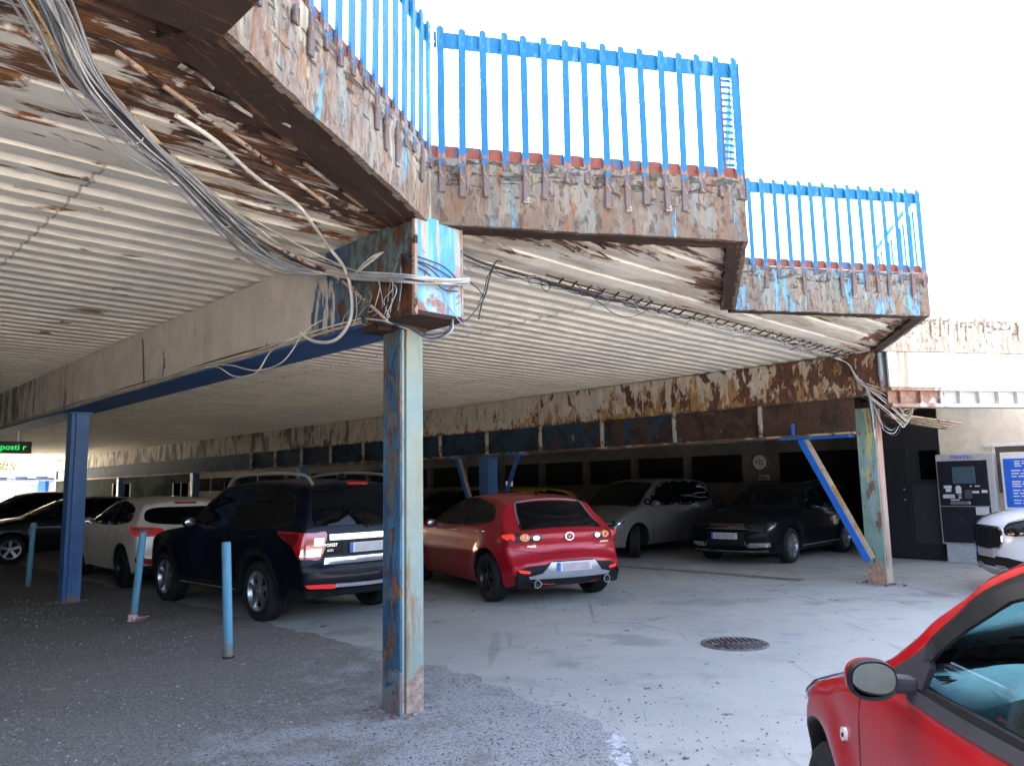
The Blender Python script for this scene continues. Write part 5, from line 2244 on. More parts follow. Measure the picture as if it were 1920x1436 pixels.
def hatch_mazda():
    wb, fo, ro = 2.725, .92, .815
    sp = dict(wb=wb, R=.325, Ra=.385, sill=.20, track=1.58, sec=sec(1.80, .96, 1.43, .575), plan=plan(fo, wb, ro, .80, .90), r=.075,
              paint=car_paint('red_metallic_paint', (.34, .004, .014), .15, .35, .01, coat=.55, spec=.25, dustc=(.12, .06, .05)),
              top=[(.84, .22, .10), (.91, .40, .15), (.91, .58, .15), (.84, .72, .12), (.60, .84, .06), (.15, .94, .04), (-.30, 1.01, .04), (-.62, 1.09, .07), (-1.05, 1.28, .07),
                   (-1.45, 1.405, .05), (-1.95, 1.435, .04), (-2.45, 1.41, .04), (-2.80, 1.355, .06), (-2.90, 1.33, .07), (-3.03, 1.19, .09), (-3.20, 1.05, .10), (-3.33, .975, .10), (-3.40, .93, .11),
                   (-3.42, .84, .12), (-3.40, .74, .13), (-3.44, .66, .14), (-3.51, .60, .15), (-3.535, .50, .15), (-3.52, .38, .14), (-3.46, .24, .12)],
              crease=[(.62, .10, .012, -3.2, .2)])
    c = Car(sp, 'hatchback', (-.86, 13.42), -27.5, 'glossy red hatchback seen from behind with its reversing lights on', 'cars parked under the deck')
    c.wheels(5, M['dark_alloy'], twin=True)
    B = c.on_back()
    S = c.on_side
    c.side_glass([[(-.80, 1.02), (-1.05, 1.16), (-1.42, 1.31), (-1.78, 1.345), (-1.80, 1.01)], [(-1.84, 1.01), (-1.82, 1.345), (-2.25, 1.32), (-2.60, 1.235), (-2.72, 1.12), (-2.62, 1.05)]], M['glass_dark'], .010)
    SL = c.on_slant(-1, rad(40))
    # rear glass, drawn looking square at the slope
    def up(x, z):
        el = rad(40)
        d = Vector((-math.cos(el), 0, math.sin(el)))
        u = Vector((math.sin(el), 0, math.cos(el)))
        return (Vector((x, 0, z)) - Vector((-wb / 2, 0, 0))).dot(u)
    g0, g1 = up(-3.30, .985), up(-2.86, 1.345)
    rg = [(-.62, g0 + .02), (-.35, g0 - .005), (0, g0 - .012), (.35, g0 - .005), (.62, g0 + .02), (.60, g0 + .10), (.50, g1 - .04), (.40, g1), (0, g1 + .015), (-.40, g1), (-.50, g1 - .04), (-.60, g0 + .10)]
    f = c.panel('rear_window', rg, SL, M['glass_dark'], .004)
    c.strip('window_seal', rg, .03, SL, M['trim'], .007, parent=f, closed=True)
    c.strip('chrome_edge', [(.60, g0 + .13), (.52, g1 - .06), (.40, g1 - .025), (0, g1 - .01), (-.40, g1 - .025), (-.52, g1 - .06), (-.60, g0 + .13)], .012, SL, M['galv'], .012, parent=f)
    mb = MB()
    mb.tube([SL(.05, g0 + .03)[0] + Vector((-.02, 0, .02)), SL(-.30, g0 + .035)[0] + Vector((-.02, 0, .02))], .008, 6)
    mb.tube([SL(.05, g0 + .03)[0], SL(.05, g0 + .03)[0] + Vector((-.03, 0, .03))], .016, 6)
    mb.build('wiper', M['black'], c.root)
    # roof spoiler with brake lamp
    c.panel('brake_lamp', [(-.17, g1 + .028), (.17, g1 + .028), (.17, g1 + .050), (-.17, g1 + .050)], SL, M['red_lens'], .004, smooth=False)
    glow = emitter('tail_lamp_glow', (1.0, .035, .018), .07)
    rev = emitter('reversing_lamp_glow', (1.0, .84, .58), .30)
    amber = emitter('ring_lamp_glow', (1.0, .22, .05), .085)
    px = -2.7
    for sd in (1, -1):
        out = [(-3.40, .36, .86), (-3.39, .50, .905), (-3.33, .66, .915), (-3.22, .78, .91), (-3.10, .84, .90), (-3.16, .82, .845), (-3.30, .73, .805), (-3.38, .60, .80), (-3.40, .48, .815)]
        q = cyl_pts(px, [(x, sd * y, z) for x, y, z in out])
        q = [(a if a > 0 else a + 2 * PI, z) for a, z in q]
        mp = c.on_cyl(px)
        h = c.panel('tail_lamp', q, mp, M['lamp_dark'], .004, res=.03, step=.02)

        def ang(x, y):
            a = math.atan2(sd * y, x - px)
            return a if a > 0 else a + 2 * PI
        a0, a1, a2 = ang(-3.36, .64), ang(-3.40, .49), ang(-3.16, .815)
        ring = lambda a, z, r, rz=None: [(a + r / .78 * math.cos(t * PI / 8), z + (rz or r) * math.sin(t * PI / 8)) for t in range(16)]
        c.panel('red_segment', [(ang(-3.12, .83), .893), (ang(-3.20, .795), .90), (ang(-3.28, .745), .897), (ang(-3.28, .745), .825), (ang(-3.17, .81), .853)], mp, glow, .008, parent=h, skirt=.006, step=.02, res=.02)
        c.panel('lamp_ring', ring(a0, .860, .048, .043), mp, amber, .009, parent=h, skirt=.006, holes=[ring(a0, .860, .026, .024)], step=.02, res=.02)
        c.panel('lamp_core', ring(a0, .860, .022, .020), mp, M['lamp_inner'], .010, parent=h, skirt=.006, step=.02, res=.02)
        c.panel('reversing_lamp', ring(a1, .855, .036, .026), mp, rev, .010, parent=h, skirt=.006, step=.02, res=.02)
        c.panel('reflector', [(ang(-3.50, .66), .415), (ang(-3.44, .78), .43), (ang(-3.42, .79), .46), (ang(-3.47, .72), .455), (ang(-3.50, .65), .44)], mp, glow, .016, step=.03, res=.03)
    # bumper: black lower part, pale diffuser, plate
    low = [(-.775, .45), (-.62, .505), (-.40, .52), (-.30, .56), (.30, .56), (.40, .52), (.62, .505), (.775, .45), (.765, .28), (.6, .25), (-.6, .25), (-.765, .28)]
    c.panel('bumper_insert', low, B, M['trim'], .006, smooth=False)
    dif = [(-.62, .375), (-.45, .41), (-.33, .545), (.33, .545), (.45, .41), (.62, .375), (.60, .345), (-.60, .345)]
    c.panel('diffuser', dif, B, plain('satin_silver', (.42, .43, .46), .3, .6), .014, smooth=False)
    c.plate(-1, 0, .485, blur=plain('pinkish_plate_field', (.40, .33, .33), .5))
    for y in (.53, -.53):
        mb = MB()
        p, nr = B(y, .30)
        mb.lathe([(.036, 0), (.05, -.06), (.052, -.07), (.044, -.07), (.042, -.04)], 20, 'x', (p.x - .0, y, .285))
        xt = mb.build('exhaust_tip', M['chrome'], c.root, smooth=40)
        mb = MB()
        mb.lathe([(.043, -.042), (0, -.040)], 16, 'x', (p.x, y, .285))
        mb.build('bore', M['black'], xt)
    # round winged emblem, built as an oval ring with a spread vee
    p, nr = B(0, .862)
    mb = MB()
    for t in range(28):
        a, b = 2 * PI * t / 28, 2 * PI * (t + 1) / 28
        mb.bar((p.x - .012, .062 * math.cos(a), .862 + .049 * math.sin(a)), (p.x - .012, .062 * math.cos(b), .862 + .049 * math.sin(b)), .010, .014, (1, 0, 0))
    for sd in (1, -1):
        mb.tube(spline([(p.x - .014, sd * .052, .880), (p.x - .014, sd * .030, .872), (p.x - .014, 0, .845)], 4), .006, 5)
    mb.build('emblem', M['chrome'], c.root)
    text_mesh('badge', 'mazda3', .052, M['chrome'], c.root, (B(.55, .752)[0].x - .012, .52, .752), (PI / 2, 0, -PI / 2), .003)
    text_mesh('badge', 'SKYACTIV', .030, M['chrome'], c.root, (B(-.60, .762)[0].x - .012, -.60, .762), (PI / 2, 0, -PI / 2), .003)
    c.strip('panel_gap', [(-.78, .71), (-.40, .66), (0, .655), (.40, .66), (.78, .71)], .008, B, M['black'], .001)
    c.seams([[(-.55, .95), (-.62, .60), (-.60, .30)], [(-1.82, 1.0), (-1.80, .6), (-1.76, .30)], [(-2.72, 1.08), (-2.70, .85), (-2.45, .62), (-2.33, .40)], [(-.60, .28), (-1.76, .28), (-2.30, .32)]])
    c.handles([(-1.58, .90), (-2.52, .915)], M['chrome'])
    c.mirrors(-.80, .98, .84, sp['paint'])
    mb = MB()
    mb.ball((-2.55, 0, 1.43), .05, 6, (1.2, .35, .7))
    mb.build('antenna', M['black'], c.root, smooth=60)
    return c


def suv_forester():
    wb, fo, ro = 2.64, .93, 1.03
    sp = dict(wb=wb, R=.355, Ra=.42, sill=.30, track=1.56, sec=sec(1.80, 1.06, 1.69, .625, .9), plan=plan(fo, wb, ro, .82, .91), r=.07, flare=.028,
              paint=car_paint('black_blue_paint', (.002, .003, .008), 0, .4, .006, coat=.18, spec=.10, dustc=(.04, .04, .045)),
              top=[(.84, .30, .10), (.92, .45, .13), (.93, .65, .13), (.88, .82, .11), (.74, .94, .07), (.3, 1.02, .04), (-.25, 1.08, .04), (-.50, 1.16, .07), (-.92, 1.44, .07), (-1.22, 1.60, .05),
                   (-1.6, 1.665, .04), (-2.2, 1.68, .035), (-2.9, 1.66, .04), (-3.30, 1.625, .05), (-3.40, 1.59, .06), (-3.47, 1.45, .07), (-3.54, 1.22, .08), (-3.585, 1.05, .09), (-3.60, .95, .10),
                   (-3.61, .80, .11), (-3.615, .72, .11), (-3.655, .68, .12), (-3.67, .55, .12), (-3.665, .44, .12), (-3.60, .32, .10)],
              crease=[(.88, .10, .010, -3.4, .3)])
    c = Car(sp, 'suv', (-4.37, 11.81), -46.5, 'black blue sport utility vehicle with roof rails and dark five spoke wheels', 'cars parked under the deck', 'car')
    c.wheels(5, M['alloy'], tw=.115, rr=.235)
    B, S = c.on_back(), c.on_side
    c.side_glass([[(-.82, 1.12), (-1.02, 1.30), (-1.30, 1.50), (-1.72, 1.535), (-1.74, 1.11)], [(-1.79, 1.11), (-1.77, 1.535), (-2.48, 1.53), (-2.62, 1.50), (-2.70, 1.12)],
                  [(-2.76, 1.125), (-2.70, 1.50), (-3.05, 1.48), (-3.17, 1.38), (-3.22, 1.18)]], M['glass_dark'])
    rg = [(-.65, 1.125), (0, 1.115), (.65, 1.125), (.665, 1.2), (.61, 1.50), (.54, 1.555), (0, 1.57), (-.54, 1.555), (-.61, 1.50), (-.665, 1.2)]
    f = c.panel('rear_window', rg, B, M['glass_dark'], .016, .03)
    c.panel('brake_lamp', [(-.14, 1.588), (.14, 1.588), (.14, 1.612), (-.14, 1.612)], B, M['red_lens'], .008, smooth=False)
    mb = MB()
    w0 = B(-.02, 1.10)[0]
    mb.tube([w0 + Vector((-.02, 0, 0)), w0 + Vector((-.02, -.42, .03))], .010, 6)
    mb.ball(w0, .03, 5)
    mb.build('wiper', M['black'], c.root)
    px = -2.8
    mp = c.on_cyl(px)

    def ang(x, y):
        a = math.atan2(y, x - px)
        return a if a > 0 else a + 2 * PI
    for sd in (1, -1):
        A = lambda x, y: ang(x, sd * y)
        out = [(A(-3.59, .56), 1.035), (A(-3.55, .70), 1.045), (A(-3.42, .80), 1.05), (A(-3.22, .86), 1.06), (A(-3.02, .87), 1.05), (A(-3.15, .88), .98), (A(-3.35, .86), .89), (A(-3.44, .83), .77), (A(-3.53, .76), .755), (A(-3.58, .63), .765)]
        h = c.panel('tail_lamp', out, mp, M['red_lens'], .006, res=.03, step=.03)
        c.panel('clear_segment', [(A(-3.585, .585), .985), (A(-3.545, .70), .99), (A(-3.545, .71), .90), (A(-3.585, .595), .895)], mp, M['lamp_inner'], .011, parent=h, skirt=.006, res=.03, step=.03, smooth=False)
        c.panel('clear_segment', [(A(-3.58, .625), .865), (A(-3.53, .73), .865), (A(-3.47, .81), .86), (A(-3.46, .82), .785), (A(-3.53, .745), .775), (A(-3.575, .635), .78)], mp, M['lamp_inner'], .011, parent=h, skirt=.006, res=.03, step=.03, smooth=False)
        c.panel('lamp_edge', [(A(-3.42, .805), 1.03), (A(-3.25, .86), 1.04), (A(-3.06, .868), 1.035), (A(-3.20, .875), .97), (A(-3.36, .85), .90)], mp, plain('dark_red_lens', (.10, .006, .008), .15), .010, parent=h, skirt=.006, res=.03, step=.03)
        c.panel('reflector', [(A(-3.655, .48), .425), (A(-3.60, .68), .435), (A(-3.54, .77), .445), (A(-3.52, .775), .475), (A(-3.60, .68), .475), (A(-3.655, .48), .465)], mp, emitter('reflector_red', (.9, .02, .015), .045), .016, step=.03, res=.03)
    # tailgate: chrome bar, plate recess, sill guard
    c.panel('chrome_bar', [(-.50, .955), (.50, .955), (.50, 1.02), (-.50, 1.02)], B, M['chrome'], .014, smooth=False)
    c.panel('plate_recess', [(-.34, .775), (.34, .775), (.34, .945), (-.34, .945)], B, M['trim'], .003, smooth=False)
    c.plate(-1, 0, .86, blur=plain('grey_plate_field', (.42, .42, .42), .5))
    c.panel('bumper_step', [(-.58, .685), (.58, .685), (.56, .76), (-.56, .76)], B, plain('scuffed_steel', (.50, .51, .53), .25, .8), .008, smooth=False)
    c.strip('panel_gap', [(-.82, .70), (-.60, .665), (.60, .665), (.82, .70)], .014, B, M['black'], .002)
    c.panel('bumper_lower', [(-.84, .415), (-.5, .40), (.5, .40), (.84, .415), (.84, .31), (-.84, .31)], B, M['trim'], .008, smooth=False)
    c.strip('skid_strip', [(-.46, .455), (0, .445), (.46, .455)], .035, B, plain('silver_strip', (.38, .39, .40), .4, .5), .016)
    text_mesh('badge', 'FORESTER', .050, M['chrome'], c.root, (B(.50, .90)[0].x - .012, .46, .90), (PI / 2, 0, -PI / 2), .003)
    text_mesh('badge', 'AWD', .035, M['chrome'], c.root, (B(.50, .84)[0].x - .012, .50, .84), (PI / 2, 0, -PI / 2), .003)
    c.arch_cladding(M['trim'], .07, .014)
    c.seams([[(-.55, 1.05), (-.62, .7), (-.60, .36)], [(-1.76, 1.1), (-1.74, .6), (-1.72, .36)], [(-2.72, 1.1), (-2.68, .86), (-2.42, .72), (-2.25, .45)]])
    for sd in (1, -1):
        c.strip('sill_trim', [(-.46, .37), (-2.17, .37)], .07, S(sd), M['trim'], .012)
        c.strip('sill_line', [(-.50, .335), (-2.14, .335)], .012, S(sd), M['galv'], .016)
        c.strip('chrome_line', [(-.50, .84), (-1.7, .865), (-2.6, .90)], .010, S(sd), M['galv'], .008) if False else None
        mb = MB()
        y = .585 * sd
        mb.tube(spline([(-1.22, y, 1.575), (-1.36, y, 1.685), (-1.7, y, 1.735), (-2.4, y, 1.745), (-3.0, y, 1.72), (-3.20, y, 1.685), (-3.32, y, 1.60)], 6), .019, 8)
        mb.build('roof_rail', plain('satin_rail', (.34, .335, .32), .35, .5), c.root, smooth=60)
    mb = MB()
    mb.ball((-3.05, 0, 1.68), .07, 6, (1.3, .35, .7))
    mb.build('antenna', M['black'], c.root, smooth=60)
    c.handles([(-1.52, .955), (-2.45, .975)], sp['paint'])
    c.mirrors(-.84, 1.13, .84, sp['paint'])
    return c


def hatch_ceed():
    wb, fo, ro = 2.65, .89, .77
    sp = dict(wb=wb, R=.325, Ra=.385, sill=.22, track=1.56, sec=sec(1.78, .96, 1.46, .60), plan=plan(fo, wb, ro, .82, .90), r=.075,
              paint=car_paint('cream_white_paint', (.74, .70, .60), .15, .35, .05),
              top=[(.82, .24, .10), (.89, .42, .14), (.88, .60, .14), (.80, .74, .11), (.5, .87, .05), (.05, .96, .04), (-.35, 1.03, .05), (-.75, 1.21, .07), (-1.15, 1.37, .06), (-1.55, 1.445, .04),
                   (-2.05, 1.46, .04), (-2.55, 1.435, .04), (-2.95, 1.385, .06), (-3.02, 1.35, .07), (-3.08, 1.24, .08), (-3.20, 1.08, .10), (-3.29, .98, .11), (-3.34, .88, .12), (-3.36, .76, .13),
                   (-3.39, .62, .14), (-3.42, .52, .14), (-3.41, .38, .14), (-3.33, .26, .12)],
              crease=[(.80, .10, .012, -3.1, .3)])
    c = Car(sp, 'hatchback', (-7.62, 15.43), -42.5, 'cream white hatchback parked nose away in front of the black blue utility vehicle', 'cars parked under the deck')
    c.wheels(5, M['dark_alloy'])
    B, S = c.on_back(), c.on_side
    c.side_glass([[(-.78, 1.03), (-1.05, 1.18), (-1.40, 1.33), (-1.74, 1.365), (-1.76, 1.02)], [(-1.81, 1.02), (-1.79, 1.365), (-2.30, 1.35), (-2.62, 1.27), (-2.74, 1.14), (-2.66, 1.05)]], M['glass_dark'])
    rg = [(-.62, 1.05), (-.3, 1.005), (0, .995), (.3, 1.005), (.62, 1.05), (.67, 1.14), (.55, 1.27), (0, 1.285), (-.55, 1.27), (-.67, 1.14)]
    c.panel('rear_window', rg, B, M['glass_dark'], .005)
    c.panel('brake_lamp', [(-.18, 1.335), (.18, 1.335), (.18, 1.362), (-.18, 1.362)], B, M['red_lens'], .008, smooth=False)
    px = -2.6
    mp = c.on_cyl(px)

    def ang(x, y):
        a = math.atan2(y, x - px)
        return a if a > 0 else a + 2 * PI
    for sd in (1, -1):
        A = lambda x, y: ang(x, sd * y)
        h = c.panel('tail_lamp', [(A(-3.31, .46), .94), (A(-3.24, .66), .975), (A(-3.10, .80), .985), (A(-2.88, .84), .99), (A(-2.95, .85), .92), (A(-3.10, .83), .86), (A(-3.25, .72), .83), (A(-3.32, .50), .85)], mp, emitter('lamp_red', (.75, .018, .03), .018), .006, res=.03, step=.03)
        c.panel('clear_segment', [(A(-3.27, .60), .945), (A(-3.15, .76), .955), (A(-3.04, .81), .955), (A(-3.10, .80), .925), (A(-3.26, .64), .915)], mp, M['lamp_inner'], .011, parent=h, skirt=.006, res=.03, step=.03)
        c.panel('reflector', [(A(-3.38, .58), .40), (A(-3.30, .74), .41), (A(-3.22, .80), .42), (A(-3.20, .81), .50), (A(-3.30, .75), .50), (A(-3.385, .58), .46)], mp, M['red_lens'], .012, res=.03, step=.03)
    c.panel('bumper_lower', [(-.78, .37), (0, .40), (.78, .37), (.78, .26), (-.78, .26)], B, M['trim'], .006, smooth=False)
    c.plate(-1, 0, .60)
    c.seams([[(-.55, .97), (-.62, .62), (-.60, .30)], [(-1.78, 1.0), (-1.76, .6), (-1.72, .30)], [(-2.74, 1.05), (-2.70, .82), (-2.42, .62), (-2.28, .40)]])
    c.handles([(-1.55, .90), (-2.48, .93)], sp['paint'])
    c.mirrors(-.80, 1.03, .83, sp['paint'])
    return c


def front_face(c, px, lamp, grille, plate_z=None, cover=True, fog=None, blur=None):
    F = c.on_front()
    mp = c.on_cyl(px)
    for sd in (1, -1):
        q = [(math.atan2(sd * y, x - px), z) for x, y, z in lamp]
        h = c.panel('headlight', q, mp, M['lamp_dark'], .004, res=.03, step=.03)
        cx = sum(a for a, z in q) / len(q)
        cz = sum(z for a, z in q) / len(q)
        ww = max(a for a, z in q) - min(a for a, z in q)
        hh = max(z for a, z in q) - min(z for a, z in q)
        for k in (-.24, .02, .27):
            cc = cx + k * ww * sd
            # keep the bowls inside the slanted outline
            zs = cz + hh * .04 + (k * .10 * hh)
            ring = [(cc + .052 / .8 * math.cos(t * PI / 6) * ww * 1.5, zs + hh * .25 * math.sin(t * PI / 6)) for t in range(12)]
            c.panel('lamp_bowl', ring, mp, M['lamp_inner'], .009, parent=h, skirt=.005, res=.03, step=.025)
        if cover:
            c.panel('cover', q, mp, M['lamp_cover'], .014, parent=h, skirt=.01, res=.03, step=.03)
    if fog:
        for sd in (1, -1):
            c.panel('fog_lamp', [(math.atan2(sd * y, x - px), z) for x, y, z in fog], mp, M['lamp_inner'], .012, res=.03, step=.03)


def windscreen(c, x0, z0, x1, z1, w0, w1, el, mat=None):
    wb = c.sp['wb']
    d = Vector((math.cos(el), 0, math.sin(el)))
    u = Vector((-math.sin(el), 0, math.cos(el)))
    up = lambda x, z: (Vector((x, 0, z)) - Vector((-wb / 2, 0, 0))).dot(u)
    a, b = up(x0, z0), up(x1, z1)
    mp = c.on_slant(1, el)
    q = [(-w0, a + .03), (-w0 * .6, a), (0, a - .012), (w0 * .6, a), (w0, a + .03), (lerp(w0, w1, .6), lerp(a, b, .6)), (w1, b - .02), (w1 * .6, b + .005), (0, b + .012), (-w1 * .6, b + .005), (-w1, b - .02), (-lerp(w0, w1, .6), lerp(a, b, .6))]
    g = c.panel('windscreen', q, mp, mat or M['glass_dark'], .004)
    c.strip('window_seal', q, .035, mp, M['trim'], .006, parent=g, closed=True)
    return g, mp, a, b


def roundel(c, z, r, mat):
    """ring with a V over a W"""
    p, nr = c.on_front()(0, z)
    x = p.x + .014
    mb = MB()
    for t in range(24):
        a, b = 2 * PI * t / 24, 2 * PI * (t + 1) / 24
        mb.bar((x, r * math.cos(a), z + r * math.sin(a)), (x, r * math.cos(b), z + r * math.sin(b)), .010, .012, (1, 0, 0))
    for sd in (1, -1):
        mb.bar((x, sd * r * .42, z + r * .88), (x, 0, z + r * .12), .008, .012, (1, 0, 0))
        mb.bar((x, sd * r * .90, z + r * .35), (x, sd * r * .42, z - r * .85), .008, .012, (1, 0, 0))
        mb.bar((x, sd * r * .42, z - r * .85), (x, 0, z - r * .02), .008, .012, (1, 0, 0))
    return mb.build('emblem', mat, c.root)


def minivan():
    wb, fo, ro = 2.79, .87, .87
    sp = dict(wb=wb, R=.325, Ra=.385, sill=.22, track=1.58, sec=sec(1.83, 1.0, 1.64, .66), plan=plan(fo, wb, ro, .80, .92), r=.075,
              paint=car_paint('grey_beige_paint', (.16, .147, .133), .3, .3, .03),
              top=[(.80, .22, .12), (.86, .38, .16), (.87, .56, .16), (.82, .70, .14), (.66, .84, .08), (.30, .96, .05), (-.05, 1.04, .05), (-.30, 1.13, .08), (-.80, 1.42, .08), (-1.15, 1.57, .06),
                   (-1.6, 1.635, .04), (-2.4, 1.645, .04), (-3.1, 1.62, .05), (-3.42, 1.54, .06), (-3.52, 1.32, .07), (-3.60, 1.05, .09), (-3.64, .75, .11), (-3.66, .5, .12), (-3.60, .28, .10)],
              crease=[(.84, .09, .012, -3.4, .3)])
    p = W(9.88, 6.22)
    c = Car(sp, 'minivan', (p.x, p.y), 222, 'grey beige minivan parked nose out with its front wheel turned', 'cars parked under the deck')
    c.wheels(5, M['alloy'], steer=34, twin=True)
    c.side_glass([[(-.42, 1.08), (-.62, 1.20), (-.66, 1.08)], [(-.72, 1.08), (-.72, 1.24), (-.95, 1.38), (-1.22, 1.50), (-1.62, 1.53), (-1.62, 1.08)], [(-1.68, 1.08), (-1.68, 1.53), (-2.50, 1.53), (-2.52, 1.08)],
                  [(-2.60, 1.09), (-2.58, 1.52), (-3.15, 1.49), (-3.28, 1.40), (-3.36, 1.15)]], M['glass_smoke'] if False else M['glass_dark'])
    g, mp, a, b = windscreen(c, -.16, 1.09, -1.08, 1.545, .70, .58, rad(52))
    front_face(c, .0, [(.80, .42, .735), (.72, .58, .75), (.58, .72, .77), (.42, .80, .775), (.50, .77, .70), (.66, .66, .665), (.78, .50, .665), (.815, .42, .68)], None)
    F = c.on_front()
    c.panel('grille', [(-.42, .66), (.42, .66), (.44, .74), (-.44, .74)], F, M['trim'], .004, smooth=False)
    for z in (.675, .70, .725):
        c.strip('grille_bar', [(-.41, z), (0, z), (.41, z)], .008, F, M['galv'], .010)
    c.panel('bumper_grille', [(-.62, .30), (.62, .30), (.60, .42), (-.60, .42)], F, M['trim'], .004, smooth=False)
    c.strip('bumper_strip', [(-.68, .285), (0, .28), (.68, .285)], .02, F, M['galv'], .008)
    cm = c.on_cyl(0)
    for sd in (1, -1):
        c.panel('fog_lamp', [(math.atan2(sd * y, x), z) for x, y, z in ((.82, .44, .43), (.72, .62, .44), (.62, .70, .44), (.62, .70, .375), (.72, .62, .365), (.82, .44, .36))], cm, M['trim'], .004, res=.03, step=.03)
        c.strip('fog_strip', [(math.atan2(sd * y, x), z) for x, y, z in ((.83, .40, .345), (.72, .62, .35), (.60, .72, .37))], .012, cm, M['galv'], .008, step=.03)
    roundel(c, .71, .06, M['chrome'])
    c.plate(1, 0, .50)
    c.seams([[(-.52, 1.0), (-.58, .62), (-.56, .30)], [(-1.65, 1.06), (-1.63, .6), (-1.61, .30)], [(-2.55, 1.06), (-2.54, .72), (-2.40, .52)]])
    c.handles([(-1.42, .93), (-2.30, .95)], sp['paint'])
    c.mirrors(-.62, 1.09, .86, sp['paint'])
    return c


def estate():
    wb, fo, ro = 2.71, .96, 1.10
    sp = dict(wb=wb, R=.325, Ra=.385, sill=.21, track=1.56, sec=sec(1.82, .96, 1.49, .60), plan=plan(fo, wb, ro, .80, .90), r=.07,
              paint=car_paint('black_navy_paint', (.002, .0025, .004), 0, .4, .004, coat=.2, spec=.10, dustc=(.04, .04, .04)),
              top=[(.88, .22, .10), (.95, .36, .14), (.96, .52, .14), (.93, .66, .13), (.84, .76, .09), (.5, .87, .05), (.0, .95, .04), (-.40, 1.02, .05), (-.72, 1.16, .07), (-1.15, 1.38, .06), (-1.5, 1.455, .04),
                   (-2.1, 1.49, .04), (-2.9, 1.475, .04), (-3.45, 1.41, .05), (-3.60, 1.28, .07), (-3.72, 1.02, .08), (-3.78, .85, .10), (-3.81, .6, .12), (-3.80, .42, .12), (-3.74, .28, .10)],
              crease=[(.80, .09, .010, -3.5, .3)])
    p = W(10.62, 3.20)
    c = Car(sp, 'estate_car', (p.x, p.y), 223, 'black estate car with chrome trimmed grille parked nose out beside the right post', 'cars parked under the deck')
    c.wheels(10, M['alloy'], rr=.222)
    c.side_glass([[(-.80, 1.02), (-1.05, 1.19), (-1.38, 1.345), (-1.70, 1.385), (-1.72, 1.02)], [(-1.78, 1.02), (-1.76, 1.39), (-2.50, 1.40), (-2.62, 1.03)], [(-2.70, 1.03), (-2.58, 1.40), (-3.20, 1.36), (-3.42, 1.24), (-3.50, 1.08)]], M['glass_dark'])
    windscreen(c, -.44, 1.035, -1.20, 1.395, .68, .55, rad(55))
    front_face(c, .1, [(.93, .40, .755), (.86, .56, .765), (.72, .70, .775), (.55, .80, .775), (.60, .79, .69), (.74, .72, .635), (.86, .60, .62), (.93, .44, .645)], None,
               fog=[(.90, .46, .41), (.80, .66, .415), (.70, .74, .42), (.70, .74, .37), (.80, .66, .355), (.90, .46, .35)])
    F = c.on_front()
    c.panel('grille', [(-.42, .655), (.42, .655), (.44, .745), (-.44, .745)], F, M['trim'], .004, smooth=False)
    for z in (.662, .69, .715, .742):
        c.strip('grille_bar', [(-.42, z), (0, z), (.42, z)], .009, F, M['chrome'], .010)
    c.panel('bumper_grille', [(-.40, .36), (.40, .36), (.36, .60), (-.36, .60)], F, M['trim'], .003, smooth=False)
    c.strip('bumper_strip', [(-.74, .272), (-.4, .262), (0, .26), (.4, .262), (.74, .272)], .016, F, M['chrome'], .010)
    for sd in (1, -1):
        c.strip('fog_strip', [(math.atan2(sd * y, x - .1), z) for x, y, z in ((.92, .38, .43), (.90, .44, .345), (.80, .66, .345), (.68, .76, .36))], .014, c.on_cyl(.1), M['chrome'], .012, step=.03)
    roundel(c, .70, .062, M['chrome'])
    c.plate(1, 0, .535, blur=plain('grey_front_field', (.33, .33, .34), .5))
    c.seams([[(-.56, .98), (-.64, .62), (-.62, .30)], [(-1.75, 1.0), (-1.73, .6), (-1.70, .30)], [(-2.66, 1.02), (-2.62, .82), (-2.40, .62)]])
    c.handles([(-1.50, .90), (-2.42, .92)], sp['paint'])
    c.mirrors(-.82, 1.02, .83, sp['paint'])
    for sd in (1, -1):
        c.strip('sill_line', [(-.46, .30), (-2.3, .30)], .012, c.on_side(sd), M['galv'], .006)
        mb = MB()
        y = .555 * sd
        mb.tube(spline([(-1.25, y, 1.40), (-1.42, y, 1.475), (-2.0, y, 1.52), (-2.8, y, 1.51), (-3.3, y, 1.46), (-3.42, y, 1.40)], 6), .014, 7)
        mb.build('roof_rail', M['black'], c.root, smooth=60)
    return c


